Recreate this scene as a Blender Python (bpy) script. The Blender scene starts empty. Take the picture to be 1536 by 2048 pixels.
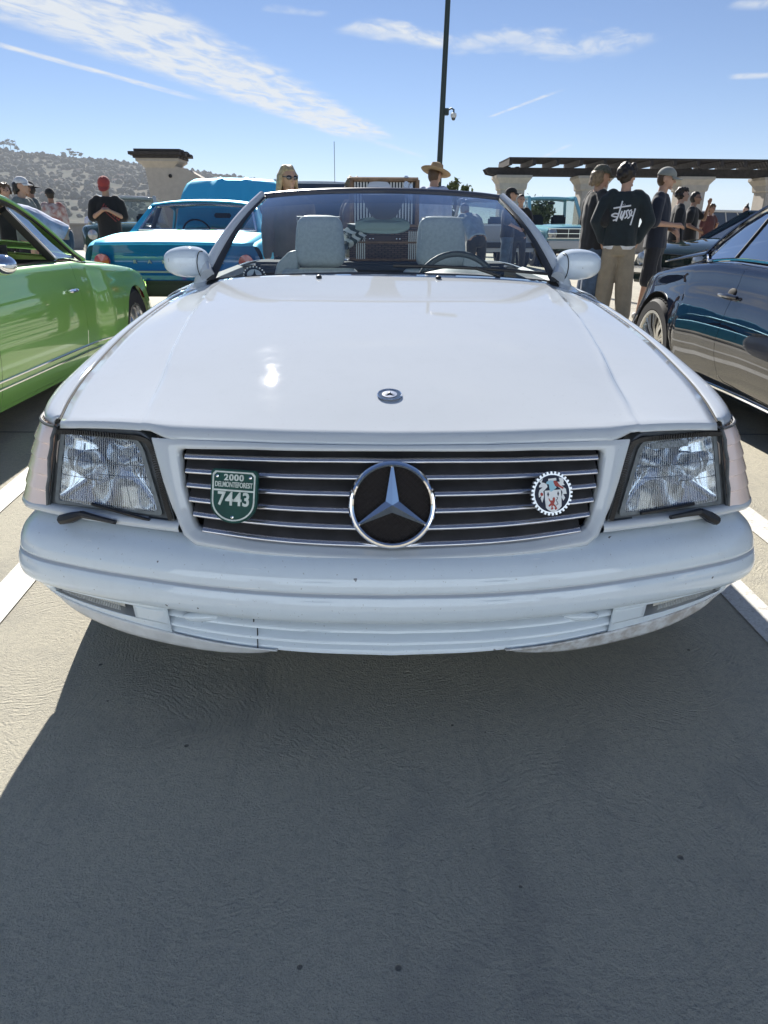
import bpy, bmesh, math, random
from mathutils import Vector, Matrix
from math import sin, cos, pi, radians as RAD, sqrt, atan2, exp
random.seed(7)
SC = bpy.context.scene
COL = SC.collection

# ------------------------------------------------------------------ camera
F_PX = 1420.0
PITCH = math.atan((1024 - 450) / F_PX)
YAW = math.atan(27 / F_PX * cos(PITCH))
ROLL = RAD(0.45)
cam_d = bpy.data.cameras.new('camera')
cam = bpy.data.objects.new('camera', cam_d)
COL.objects.link(cam)
fw = Vector((sin(YAW) * cos(PITCH), cos(YAW) * cos(PITCH), -sin(PITCH)))
rt = Vector((cos(YAW), -sin(YAW), 0))
up = rt.cross(fw)
rt, up = rt * cos(ROLL) + up * sin(ROLL), up * cos(ROLL) - rt * sin(ROLL)
cam.matrix_world = Matrix(((rt.x, up.x, -fw.x, -0.043), (rt.y, up.y, -fw.y, -1.285), (rt.z, up.z, -fw.z, 1.10), (0, 0, 0, 1)))
cam_d.sensor_fit = 'HORIZONTAL'
cam_d.sensor_width = 36.0
cam_d.lens = 36.0 * F_PX / 1536.0
cam_d.clip_start = 0.05
cam_d.clip_end = 9000
SC.camera = cam
SC.render.resolution_x, SC.render.resolution_y = 768, 1024

# ------------------------------------------------------------------ light
SUN_EL, SUN_AZ = RAD(33.0), RAD(-12.5)          # azimuth from +Y towards +X
sdir = Vector((sin(SUN_AZ) * cos(SUN_EL), cos(SUN_AZ) * cos(SUN_EL), sin(SUN_EL)))
sl = bpy.data.lights.new('sun', 'SUN')
sl.energy = 5.0
sl.angle = RAD(0.53)
sl.color = (1.0, 0.95, 0.87)
so = bpy.data.objects.new('sun', sl)
so.rotation_euler = sdir.to_track_quat('Z', 'Y').to_euler()
so.location = (0, 0, 30)
COL.objects.link(so)
SC.view_settings.view_transform = 'Standard'
SC.view_settings.look = 'None'
SC.view_settings.gamma = 1.0
SC.view_settings.use_curve_mapping = False
SC.view_settings.exposure = 0.96
SC.render.engine = 'CYCLES'
SC.cycles.use_denoising = True
SC.cycles.max_bounces = 8
SC.cycles.transparent_max_bounces = 12
SC.cycles.sample_clamp_indirect = 6.0
SC.cycles.caustics_reflective = False
SC.cycles.caustics_refractive = False

# ------------------------------------------------------------------ node helpers
class NT:
    def __init__(self, tree):
        self.t = tree
    def n(self, typ, **kw):
        nd = self.t.nodes.new(typ)
        ins = kw.pop('ins', {})
        for k, v in kw.items():
            setattr(nd, k, v)
        for k, v in ins.items():
            if isinstance(v, bpy.types.NodeSocket):
                self.t.links.new(v, nd.inputs[k])
            else:
                nd.inputs[k].default_value = v
        return nd
    def l(self, a, b):
        self.t.links.new(a, b)
    def m(self, op, a, b=None, c=None, clamp=False):
        nd = self.t.nodes.new('ShaderNodeMath')
        nd.operation = op
        nd.use_clamp = clamp
        for i, v in enumerate((a, b, c)):
            if v is None:
                continue
            if isinstance(v, bpy.types.NodeSocket):
                self.t.links.new(v, nd.inputs[i])
            else:
                nd.inputs[i].default_value = v
        return nd.outputs[0]
    def sm(self, x, a, b):                 # smoothstep
        nd = self.t.nodes.new('ShaderNodeMapRange')
        nd.interpolation_type = 'SMOOTHSTEP'
        self.t.links.new(x, nd.inputs[0])
        for i, v in ((1, a), (2, b), (3, 0.0), (4, 1.0)):
            if isinstance(v, bpy.types.NodeSocket):
                self.t.links.new(v, nd.inputs[i])
            else:
                nd.inputs[i].default_value = v
        return nd.outputs[0]
    def noise(self, vec, scale, detail=3, rough=0.5, dist=0.0):
        nd = self.n('ShaderNodeTexNoise', ins={'Scale': scale, 'Detail': detail, 'Roughness': rough, 'Distortion': dist})
        if vec is not None:
            self.l(vec, nd.inputs['Vector'])
        return nd.outputs['Fac']
    def mixc(self, f, a, b):
        nd = self.t.nodes.new('ShaderNodeMix')
        nd.data_type = 'RGBA'
        for s, v in ((nd.inputs[0], f), (nd.inputs[6], a), (nd.inputs[7], b)):
            if isinstance(v, bpy.types.NodeSocket):
                self.t.links.new(v, s)
            elif isinstance(v, (tuple, list)):
                s.default_value = (*v[:3], 1)
            else:
                s.default_value = v
        return nd.outputs[2]

# ------------------------------------------------------------------ sky
world = bpy.data.worlds.new('World')
SC.world = world
world.use_nodes = True
world.cycles.sampling_method = 'NONE'      # the sky is even: no importance map needed
wt = NT(world.node_tree)
world.node_tree.nodes.clear()
sky = wt.n('ShaderNodeTexSky', sky_type='NISHITA', sun_disc=False, sun_elevation=SUN_EL, sun_rotation=SUN_AZ,
           altitude=50.0, air_density=0.75, dust_density=0.0, ozone_density=2.2)
tc = wt.n('ShaderNodeTexCoord')
sp = wt.n('ShaderNodeSeparateXYZ', ins={0: tc.outputs['Generated']})
zc = wt.m('MAXIMUM', sp.outputs[2], 0.02)
px = wt.m('DIVIDE', sp.outputs[0], zc)          # the cloud sheet: a level plane one unit up
py = wt.m('DIVIDE', sp.outputs[1], zc)
pv = wt.n('ShaderNodeCombineXYZ', ins={0: px, 1: py, 2: 0.0}).outputs[0]

def pix_dir(x, y):
    return fw + rt * ((x - 768) / F_PX) - up * ((y - 1024) / F_PX)
def sheet(x, y):
    d = pix_dir(x, y)
    return Vector((d.x / d.z, d.y / d.z))

_dir = (sheet(760, 285) - sheet(-250, -150)).normalized()
_rot = wt.n('ShaderNodeVectorRotate', rotation_type='Z_AXIS', ins={'Vector': pv, 'Angle': -atan2(_dir.y, _dir.x)}).outputs[0]
NZ = wt.noise(wt.n('ShaderNodeMapping', ins={0: _rot, 3: (.55, 1.25, 1)}).outputs[0], 5.0, 5, 0.62, 0.5)     # fine cloud grain, one for all bands
NZ2 = wt.noise(pv, 3.0, 2, 0.5)
BODY = wt.sm(NZ, 0.30, 0.66)
FRAY = wt.m('SUBTRACT', wt.m('ADD', wt.m('MULTIPLY', NZ2, .65), wt.m('MULTIPLY', NZ, .35)), 0.5)
def streak(p0, p1, w0, w1, fray, dens, nsc, stretch, soft=0.6):
    """cirrus band on the cloud sheet from p0 to p1, half widths w0 -> w1"""
    a, b = Vector(p0), Vector(p1)
    L = (b - a).length
    t = (b - a) / L
    nrm = Vector((-t.y, t.x))
    dt = wt.n('ShaderNodeVectorMath', operation='DOT_PRODUCT', ins={0: pv, 1: (t.x / L, t.y / L, 0)}).outputs['Value']
    dn = wt.n('ShaderNodeVectorMath', operation='DOT_PRODUCT', ins={0: pv, 1: (nrm.x, nrm.y, 0)}).outputs['Value']
    fr = wt.m('SUBTRACT', dt, a.dot(t) / L)
    ac = wt.m('SUBTRACT', dn, a.dot(nrm))
    w = wt.m('MAXIMUM', wt.m('MULTIPLY_ADD', fr, w1 - w0, w0), min(w0, w1) * 0.5)
    d = wt.m('ABSOLUTE', wt.m('MULTIPLY_ADD', FRAY, fray, wt.m('DIVIDE', ac, w)))
    edge = wt.m('SUBTRACT', 1.0, wt.sm(d, 1.0 - soft, 1.0))
    ends = wt.m('MULTIPLY', wt.sm(fr, 0.0, 0.12), wt.m('SUBTRACT', 1.0, wt.sm(fr, 0.80, 1.0)))
    return wt.m('MULTIPLY', wt.m('MULTIPLY', edge, ends), wt.m('MULTIPLY_ADD', BODY, dens, 0.25 * dens))

def hw(x, y0, y1):
    return (sheet(x, y0) - sheet(x, y1)).length / 2
bands = []
A, B = sheet(-420, -190), sheet(770, 270)
bands.append(streak(sheet(-250, -150), sheet(760, 285), 0.66, 0.40, 0.55, 0.95, 5.0, 2.2, 0.5))
bands.append(streak(sheet(-200, 35), sheet(420, 205), 0.075, 0.10, 0.2, 0.85, 6.0, 5.0, 0.8))
bands.append(streak(sheet(600, 235), sheet(860, 318), 0.22, 0.12, 0.6, 0.35, 3.0, 3.0, 0.9))
bands.append(streak(sheet(690, 45), sheet(930, 92), 0.20, 0.26, 3.0, .9, 9.0, 1.0, 0.9))
bands.append(streak(sheet(890, 78), sheet(1290, 100), 0.34, 0.50, 3.4, 0.62, 7.0, 0.8, 0.95))
bands.append(streak(sheet(975, 236), sheet(1135, 175), 0.045, 0.05, 0.3, 0.62, 6.0, 4.0, 0.9))
bands.append(streak(sheet(1070, 322), sheet(1150, 285), 0.08, 0.07, 0.3, 0.45, 6.0, 4.0, 0.9))
bands.append(streak(sheet(520, 15), sheet(660, 30), 0.10, 0.10, 1.8, 0.35, 6.0, 1.0, 0.95))
bands.append(streak(sheet(1450, 155), sheet(1720, 140), 0.16, 0.2, 1.4, 0.6, 5.0, 1.0, 0.95))
bands.append(streak(sheet(1450, 12), sheet(1700, 0), 0.12, 0.15, 1.4, 0.6, 5.0, 1.0, 0.95))
# thin cirrus all over the rest of the sky, behind and above the camera too
cir = wt.noise(wt.n('ShaderNodeMapping', ins={0: pv, 2: (0, 0, 0.5), 3: (0.55, 1.6, 1)}).outputs[0], 1.3, 4, 0.6, 0.4)
bands.append(wt.m('MULTIPLY', wt.m('MULTIPLY', wt.sm(cir, 0.56, 0.80), 0.5), wt.m('SUBTRACT', 1.0, wt.sm(py, 1.5, 3.0))))
msk = bands[0]
for b_ in bands[1:]:
    msk = wt.m('MAXIMUM', msk, b_)
msk = wt.m('MULTIPLY', msk, wt.sm(sp.outputs[2], 0.02, 0.06), clamp=True)
tint = wt.n('ShaderNodeMix', data_type='RGBA', blend_type='MULTIPLY', ins={0: 1.0, 6: sky.outputs[0], 7: (.74, .86, 1.03, 1)})
SKY_S = 0.05
cl = wt.mixc(msk, tint.outputs[2], (7.4, 7.9, 8.5))
bg = wt.n('ShaderNodeBackground', ins={'Color': cl, 'Strength': SKY_S})
wo = wt.n('ShaderNodeOutputWorld')
wt.l(bg.outputs[0], wo.inputs[0])

# ------------------------------------------------------------------ materials
MATS = {}
def mat(name, col=(.5, .5, .5), rough=.5, metal=0., coat=0., coat_rough=.03, spec=.5, noise=None, bump=None, sheen=0., emit=None, trans=0., alpha=1., ior=1.5):
    """noise=(scale, amount[, colour2]); bump=(scale, strength, distance)"""
    if name in MATS:
        return MATS[name]
    m = bpy.data.materials.new(name)
    m.use_nodes = True
    t = NT(m.node_tree)
    b = m.node_tree.nodes['Principled BSDF']
    b.inputs['Base Color'].default_value = (*col, 1)
    b.inputs['Roughness'].default_value = rough
    b.inputs['Metallic'].default_value = metal
    b.inputs['Coat Weight'].default_value = coat
    b.inputs['Coat Roughness'].default_value = coat_rough
    b.inputs['Specular IOR Level'].default_value = spec
    b.inputs['IOR'].default_value = ior
    b.inputs['Sheen Weight'].default_value = sheen
    b.inputs['Transmission Weight'].default_value = trans
    b.inputs['Alpha'].default_value = alpha
    if emit:
        b.inputs['Emission Color'].default_value = (*emit[0], 1)
        b.inputs['Emission Strength'].default_value = emit[1]
    if noise or bump:
        o = t.n('ShaderNodeTexCoord').outputs['Object']
    if noise:
        c2 = noise[2] if len(noise) > 2 else tuple(max(0, c * (1 - noise[1])) for c in col)
        f = t.noise(o, noise[0], 5, .6)
        t.l(t.mixc(t.sm(f, .32, .68), col, c2), b.inputs['Base Color'])
    if bump:
        f2 = t.noise(o, bump[0], 4, .6)
        bn = t.n('ShaderNodeBump', ins={'Height': f2, 'Strength': bump[1], 'Distance': bump[2]})
        t.l(bn.outputs[0], b.inputs['Normal'])
    MATS[name] = m
    return m

def glass(name, tint=(.85, .92, .9), refl=1.0, rough=0.0, ior=1.5, flute=None, frost=0.0):
    """thin pane: straight-through transmission plus a fresnel reflection"""
    if name in MATS:
        return MATS[name]
    m = bpy.data.materials.new(name)
    m.use_nodes = True
    t = NT(m.node_tree)
    m.node_tree.nodes.clear()
    tr = t.n('ShaderNodeBsdfTransparent', ins={0: (*tint, 1)})
    gl = t.n('ShaderNodeBsdfGlossy', ins={'Color': (1, 1, 1, 1), 'Roughness': rough})
    fc = t.n('ShaderNodeLayerWeight', ins={'Blend': .5}).outputs['Facing']
    f0 = ((ior - 1) / (ior + 1)) ** 2
    frs = t.m('MULTIPLY_ADD', t.m('POWER', fc, 5.0), 1 - f0, f0)
    if flute:
        o = t.n('ShaderNodeTexCoord').outputs['Object']
        wv = t.n('ShaderNodeTexWave', wave_type='BANDS', bands_direction='X', ins={'Vector': o, 'Scale': flute[0], 'Distortion': 0.3})
        bn = t.n('ShaderNodeBump', ins={'Height': wv.outputs['Fac'], 'Strength': flute[1], 'Distance': 0.002})
        t.l(bn.outputs[0], gl.inputs['Normal'])
    fac = t.m('MULTIPLY', frs, refl, clamp=True)
    mx = t.n('ShaderNodeMixShader', ins={0: fac, 1: tr.outputs[0], 2: gl.outputs[0]})
    out = mx.outputs[0]
    if frost:                               # moulded prisms scatter part of the light
        df = t.n('ShaderNodeBsdfDiffuse', ins={0: (.80, .84, .88, 1)})
        ff = t.m('MULTIPLY', t.sm(wv.outputs['Fac'], .25, .85), frost)
        out = t.n('ShaderNodeMixShader', ins={0: ff, 1: out, 2: df.outputs[0]}).outputs[0]
    t.l(out, t.n('ShaderNodeOutputMaterial').inputs[0])
    MATS[name] = m
    return m

# ------------------------------------------------------------------ object helpers
def thing(name, label, cat, loc=(0, 0, 0), rz=0.0, group=None, scale=1.0):
    o = bpy.data.objects.new(name, None)
    o.empty_display_size = .1
    COL.objects.link(o)
    o.location = loc
    o.rotation_euler = (0, 0, rz)
    o.scale = (scale,) * 3
    o['label'] = label
    o['category'] = cat
    if group:
        o['group'] = group
    return o

def tag(o, label, cat, group=None, kind=None):
    if label:
        o['label'] = label
    if cat:
        o['category'] = cat
    if group:
        o['group'] = group
    if kind:
        o['kind'] = kind
    return o

class MB:
    """collects faces; build() links them as one mesh object"""
    def __init__(self):
        self.v, self.f = [], []
    def add(self, v, f):
        k = len(self.v)
        self.v += [tuple(p) for p in v]
        self.f += [tuple(i + k for i in q) for q in f]
        return self
    def box(self, c, s, rot=None, bev=0.0, seg=2):
        x, y, z = (d / 2 for d in s)
        if bev > 0:
            bm = bmesh.new()
            bmesh.ops.create_cube(bm, size=1)
            bmesh.ops.scale(bm, vec=s, verts=bm.verts)
            bmesh.ops.bevel(bm, geom=bm.edges[:], offset=min(bev, min(s) * .45), segments=seg, affect='EDGES')
            vs = [v.co.copy() for v in bm.verts]
            bm.verts.index_update()
            fs = [[v.index for v in f.verts] for f in bm.faces]
            bm.free()
        else:
            vs = [Vector((a * x, b * y, e * z)) for a in (-1, 1) for b in (-1, 1) for e in (-1, 1)]
            fs = [(0, 1, 3, 2), (4, 6, 7, 5), (0, 4, 5, 1), (2, 3, 7, 6), (0, 2, 6, 4), (1, 5, 7, 3)]
        if rot is not None:
            if not isinstance(rot, Matrix):
                rot = Matrix.Rotation(rot, 3, 'Z')
            vs = [rot @ v for v in vs]
        c = Vector(c)
        return self.add([v + c for v in vs], fs)
    def grid(self, fn, us, vs, close_u=False, flip=False):
        nu, nv = len(us), len(vs)
        P = [fn(u, v) for u in us for v in vs]
        fc = []
        for i in range(nu if close_u else nu - 1):
            for j in range(nv - 1):
                a, b = i * nv + j, ((i + 1) % nu) * nv + j
                q = (a, b, b + 1, a + 1)
                fc.append(q[::-1] if flip else q)
        return self.add(P, fc)
    def tube(self, pts, r, n=8, cap=True, flat=1.0):
        pts = [Vector(p) for p in pts]
        m = len(pts)
        rs = r if isinstance(r, (list, tuple)) else [r] * m
        ref = None
        V = []
        for i, p in enumerate(pts):
            t = (pts[min(i + 1, m - 1)] - pts[max(i - 1, 0)]).normalized()
            if ref is None:
                ref = Vector((0, 0, 1)) if abs(t.z) < .9 else Vector((1, 0, 0))
            a = (ref - t * ref.dot(t)).normalized()
            ref = a
            b = t.cross(a)
            for k in range(n):
                an = 2 * pi * k / n
                V.append(p + a * (cos(an) * rs[i]) + b * (sin(an) * rs[i] * flat))
        fc = [(i * n + k, i * n + (k + 1) % n, (i + 1) * n + (k + 1) % n, (i + 1) * n + k) for i in range(m - 1) for k in range(n)]
        if cap:
            fc += [tuple(range(n))[::-1], tuple((m - 1) * n + k for k in range(n))]
        return self.add(V, fc)
    def lathe(self, prof, n=32, axis='Z', c=(0, 0, 0), a0=0, a1=2 * pi):
        """prof: (radius, height) list round an axis through c"""
        c = Vector(c)
        full = abs(a1 - a0 - 2 * pi) < 1e-6
        N = n if full else n + 1
        V = []
        for k in range(N):
            an = a0 + (a1 - a0) * k / n
            for r_, h_ in prof:
                x, y = r_ * cos(an), r_ * sin(an)
                V.append(c + Vector({'Z': (x, y, h_), 'X': (h_, x, y), 'Y': (x, h_, y)}[axis]))
        m = len(prof)
        fc = []
        for k in range(N if full else N - 1):
            for j in range(m - 1):
                a, b = k * m + j, ((k + 1) % N) * m + j
                fc.append((a, b, b + 1, a + 1))
        return self.add(V, fc)
    def prism(self, poly, fn, h0, h1, bevel=0.0):
        """extrude a 2-D outline; fn(u, v, h) -> point"""
        n = len(poly)
        V = [fn(u, v, h0) for u, v in poly] + [fn(u, v, h1) for u, v in poly]
        fc = [tuple(range(n))[::-1], tuple(range(n, 2 * n))]
        fc += [(i, (i + 1) % n, n + (i + 1) % n, n + i) for i in range(n)]
        return self.add(V, fc)
    def sphere(self, c, r, nu=16, nv=10, fn=None):
        c = Vector(c)
        r = Vector(r) if isinstance(r, (tuple, list)) else Vector((r, r, r))
        def g(u, v):
            p = Vector((cos(u) * sin(v) * r.x, sin(u) * sin(v) * r.y, cos(v) * r.z))
            if fn:
                p = fn(p)
            return c + p
        return self.grid(g, [2 * pi * i / nu for i in range(nu)], [pi * j / nv for j in range(nv + 1)], close_u=True)
    def build(self, name, m, parent=None, smooth=True, auto=35, weld=True, solid=0.0, bevel=0.0, sub=0, normals=True):
        me = bpy.data.meshes.new(name)
        bm = bmesh.new()
        vs = [bm.verts.new(p) for p in self.v]
        for q in self.f:
            try:
                bm.faces.new([vs[i] for i in q])
            except ValueError:
                pass
        if weld:
            bmesh.ops.remove_doubles(bm, verts=bm.verts, dist=1e-5)
            bmesh.ops.dissolve_degenerate(bm, edges=bm.edges, dist=1e-6)
        if normals:
            bmesh.ops.recalc_face_normals(bm, faces=bm.faces)
        if smooth:
            ang = RAD(auto)
            for e in bm.edges:
                if len(e.link_faces) == 2 and e.calc_face_angle(0) > ang:
                    e.smooth = False
            for f in bm.faces:
                f.smooth = True
        bm.to_mesh(me)
        bm.free()
        o = bpy.data.objects.new(name, me)
        COL.objects.link(o)
        me.materials.append(m)
        if parent:
            o.parent = parent
        if solid:
            md = o.modifiers.new('solid', 'SOLIDIFY')
            md.thickness = solid
            md.offset = -1
        if sub:
            md = o.modifiers.new('sub', 'SUBSURF')
            md.levels = md.render_levels = sub
        if bevel:
            md = o.modifiers.new('bev', 'BEVEL')
            md.width = bevel
            md.segments = 2
            md.limit_method = 'ANGLE'
        return o

def lin(a, b, n):
    return [a + (b - a) * i / (n - 1) for i in range(n)]
def lerp(a, b, t):
    return a + (b - a) * t
def itp(x, xs, ys):
    """smooth (monotone-ish cubic) interpolation through a table"""
    n = len(xs)
    if x <= xs[0]:
        return ys[0]
    if x >= xs[-1]:
        return ys[-1]
    i = 0
    while xs[i + 1] < x:
        i += 1
    def sl(k):
        if k == 0:
            return (ys[1] - ys[0]) / (xs[1] - xs[0])
        if k == n - 1:
            return (ys[-1] - ys[-2]) / (xs[-1] - xs[-2])
        a = (ys[k] - ys[k - 1]) / (xs[k] - xs[k - 1])
        b = (ys[k + 1] - ys[k]) / (xs[k + 1] - xs[k])
        return 0 if a * b <= 0 else 2 * a * b / (a + b)
    h = xs[i + 1] - xs[i]
    t = (x - xs[i]) / h
    m0, m1 = sl(i) * h, sl(i + 1) * h
    return (2 * t**3 - 3 * t**2 + 1) * ys[i] + (t**3 - 2 * t**2 + t) * m0 + (-2 * t**3 + 3 * t**2) * ys[i + 1] + (t**3 - t**2) * m1
def cr(pts, t):
    """Catmull-Rom through pts, t in 0..1"""
    n = len(pts) - 1
    x = min(max(t, 0), 1) * n
    i = min(int(x), n - 1)
    f = x - i
    p1, p2 = Vector(pts[i]), Vector(pts[i + 1])
    p0 = Vector(pts[i - 1]) if i > 0 else p1 * 2 - p2
    p3 = Vector(pts[i + 2]) if i + 2 <= n else p2 * 2 - p1
    return .5 * ((2 * p1) + (p2 - p0) * f + (2 * p0 - 5 * p1 + 4 * p2 - p3) * f * f + (3 * p1 - p0 - 3 * p2 + p3) * f**3)
def crl(pts, n):
    return [cr(pts, i / (n - 1)) for i in range(n)]
def mirx(p):
    return Vector((-p[0], p[1], p[2]))

def text_mesh(name, txt, size, m, parent, place, ext=.002, sx=1.0, bold=0.0, gap=1.0):
    """lettering as mesh; place(u, v, w) maps the flat text to the thing it stands on"""
    cu = bpy.data.curves.new(name, 'FONT')
    cu.body = txt
    cu.size = size
    cu.extrude = ext
    cu.offset = bold
    cu.align_x = 'CENTER'
    cu.align_y = 'CENTER'
    cu.space_character = gap
    cu.resolution_u = 4
    tmp = bpy.data.objects.new(name, cu)
    COL.objects.link(tmp)
    dg = bpy.context.evaluated_depsgraph_get()
    me = bpy.data.meshes.new_from_object(tmp.evaluated_get(dg))
    bpy.data.objects.remove(tmp)
    for v in me.vertices:
        v.co = place(v.co.x * sx, v.co.y, v.co.z)
    me.materials.clear()
    me.materials.append(m)
    o = bpy.data.objects.new(name, me)
    COL.objects.link(o)
    if parent:
        o.parent = parent
    return o

def copy_tree(o, parent=None):
    c = o.copy()
    COL.objects.link(c)
    c.parent = parent
    for ch in list(o.children):
        copy_tree(ch, c)
    return c

def wheel(parent, c, r, w, rim_r, side, rim_mat, spokes=10, hub=.05, style='spoke', tyre_mat=None):
    """wheel part with tyre and rim below it; axle along X, outer face towards side"""
    tm = tyre_mat or mat('tyre_rubber', (.018, .018, .02), .75, noise=(40, .3), bump=(120, .3, .002))
    b = MB()
    prof = [(rim_r, -w * .42), (rim_r + .012, -w * .5), (r - .02, -w * .5), (r - .004, -w * .40), (r, -w * .2), (r, w * .2), (r - .004, w * .40), (r - .02, w * .5), (rim_r + .012, w * .5), (rim_r, w * .42)]
    b.lathe(prof, 40, 'X', c)
    wh = b.build('wheel', tm, parent)
    ty = MB()
    for k in range(56):                      # tread blocks across the face
        a = 2 * pi * k / 56
        for sgn in (-1, 1):
            rot = Matrix.Rotation(a, 3, 'X')
            ty.box(Vector(c) + rot @ Vector((sgn * w * .22, 0, r + .001)), (w * .36, r * .075, .008), rot)
    ty.build('tyre_tread', tm, wh, smooth=False)
    q = MB()
    q.lathe([(rim_r + .004, side * w * .44), (rim_r + .006, side * w * .5), (rim_r - .012, side * w * .5), (rim_r - .02, side * w * .40), (rim_r - .025, side * w * .05), (rim_r - .02, -side * w * .4)], 40, 'X', c)
    if style == 'steel':
        q.lathe([(rim_r - .02, side * w * .2), (rim_r * .72, side * w * .12), (rim_r * .55, side * w * .2), (hub * 1.4, side * w * .3), (hub, side * w * .42), (0.001, side * w * .46)], 32, 'X', c)
    else:
        q.lathe([(hub, -side * w * .1), (hub, side * w * .30), (hub * .7, side * w * .36), (.001, side * w * .37)], 24, 'X', c)
        for k in range(spokes):
            a = 2 * pi * k / spokes
            for da in ((-.06, .06) if style == 'split' else (0,)):
                p0 = Vector((side * w * .28, sin(a) * hub * .8, cos(a) * hub * .8))
                p1 = Vector((side * w * .40, sin(a + da) * rim_r * .6, cos(a + da) * rim_r * .6))
                p2 = Vector((side * w * .40, sin(a + da * 1.9) * (rim_r - .008), cos(a + da * 1.9) * (rim_r - .008)))
                q.tube([Vector(c) + p for p in (p0, p1, p2)], [.016, .013, .015], 6, flat=1.0)
    q.build('rim', rim_mat, wh)
    d = MB()
    d.lathe([(.001, -side * w * .15), (rim_r - .03, -side * w * .15)], 24, 'X', c)
    d.build('brake_disc', mat('brake_iron', (.05, .05, .05), .5, .6), wh)
    return wh
# ------------------------------------------------------------------ ground
def concrete_mat():
    m = bpy.data.materials.new('swirled_concrete')
    m.use_nodes = True
    t = NT(m.node_tree)
    b = m.node_tree.nodes['Principled BSDF']
    o = t.n('ShaderNodeTexCoord').outputs['Object']
    warp = t.n('ShaderNodeTexNoise', ins={'Vector': o, 'Scale': 1.7, 'Detail': 2.0})
    wv = t.n('ShaderNodeVectorMath', operation='MULTIPLY_ADD', ins={0: warp.outputs['Color'], 1: (.35, .35, 0), 2: o})
    vor = t.n('ShaderNodeTexVoronoi', feature='F1', ins={'Vector': wv.outputs[0], 'Scale': 1.9, 'Randomness': .9})
    dist = vor.outputs['Distance']
    jit = t.noise(o, 30, 3, .6)
    ph = t.m('MULTIPLY_ADD', jit, 11.0, t.m('MULTIPLY_ADD', t.noise(o, 6, 3, .6), 16.0, t.m('MULTIPLY', dist, 250.0)))
    ring = t.m('SINE', ph)
    fine = t.noise(o, 190, 4, .7)
    mid = t.noise(o, 55, 4, .65)
    patch = t.noise(o, 2.3, 4, .6)
    amp = t.sm(patch, .30, .62)
    h = t.m('ADD', t.m('MULTIPLY', t.m('MULTIPLY', ring, t.m('MULTIPLY', amp, t.sm(t.noise(o, 48, 3, .6), .44, .60))), .30), t.m('ADD', t.m('MULTIPLY', fine, 1.5), t.m('MULTIPLY', mid, .55)))
    pits = t.n('ShaderNodeTexVoronoi', feature='F1', ins={'Vector': o, 'Scale': 13.0, 'Randomness': 1.0})
    psz = t.n('ShaderNodeSeparateColor', ins={0: pits.outputs['Color']})
    pr = t.m('MULTIPLY', t.m('POWER', psz.outputs[0], 7.0), .10)
    pit = t.m('SUBTRACT', 1.0, t.sm(pits.outputs['Distance'], t.m('MULTIPLY', pr, .6), pr))
    bn = t.n('ShaderNodeBump', ins={'Height': t.m('SUBTRACT', h, t.m('MULTIPLY', pit, 1.5)), 'Strength': .75, 'Distance': .0055})
    t.l(bn.outputs[0], b.inputs['Normal'])
    big = t.noise(o, .55, 5, .55)
    c = t.mixc(t.sm(big, .3, .7), (.57, .53, .42), (.475, .445, .36))
    c = t.mixc(t.m('MULTIPLY', t.sm(mid, .40, .70), .45), c, (.33, .31, .265))
    c = t.mixc(t.m('MULTIPLY', t.sm(fine, .50, .70), .60), c, (.25, .24, .21))
    g3 = t.noise(o, 420, 2, .6)
    c = t.mixc(t.m('MULTIPLY', t.sm(g3, .56, .70), .5), c, (.17, .165, .15))
    c = t.mixc(t.m('MULTIPLY', t.sm(g3, .40, .30), .35), c, (.66, .63, .56))
    st = t.noise(o, 1.4, 5, .7, .8)
    c = t.mixc(t.m('MULTIPLY', t.sm(st, .54, .72), .45), c, (.30, .285, .25))
    br_ = t.noise(o, 3.6, 4, .65, .6)
    c = t.mixc(t.m('MULTIPLY', t.sm(br_, .52, .66), .28), c, (.30, .29, .26))
    tm_ = t.noise(t.n('ShaderNodeMapping', ins={0: o, 3: (7.0, .45, 1)}).outputs[0], 1.0, 4, .6)
    c = t.mixc(t.m('MULTIPLY', t.sm(tm_, .56, .70), .22), c, (.22, .215, .20))
    c = t.mixc(t.m('MULTIPLY', pit, .8), c, (.10, .095, .09))
    t.l(c, b.inputs['Base Color'])
    b.inputs['Roughness'].default_value = .82
    b.inputs['Specular IOR Level'].default_value = .35
    return m

def paint_mat():
    m = bpy.data.materials.new('worn_white_road_paint')
    m.use_nodes = True
    t = NT(m.node_tree)
    b = m.node_tree.nodes['Principled BSDF']
    o = t.n('ShaderNodeTexCoord').outputs['Object']
    f = t.noise(o, 28, 6, .75)
    f2 = t.noise(o, 120, 3, .6)
    g = t.noise(o, 3, 3, .6)
    wear = t.sm(t.m('ADD', f, t.m('MULTIPLY', g, .35)), .72, .86)
    c = t.mixc(t.sm(f2, .35, .7), (.74, .73, .69), (.60, .585, .54))
    c = t.mixc(t.m('MULTIPLY', wear, .8), c, (.36, .335, .29))
    t.l(c, b.inputs['Base Color'])
    b.inputs['Roughness'].default_value = .7
    bn = t.n('ShaderNodeBump', ins={'Height': t.m('ADD', f2, f), 'Strength': .5, 'Distance': .003})
    t.l(bn.outputs[0], b.inputs['Normal'])
    return m

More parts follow.
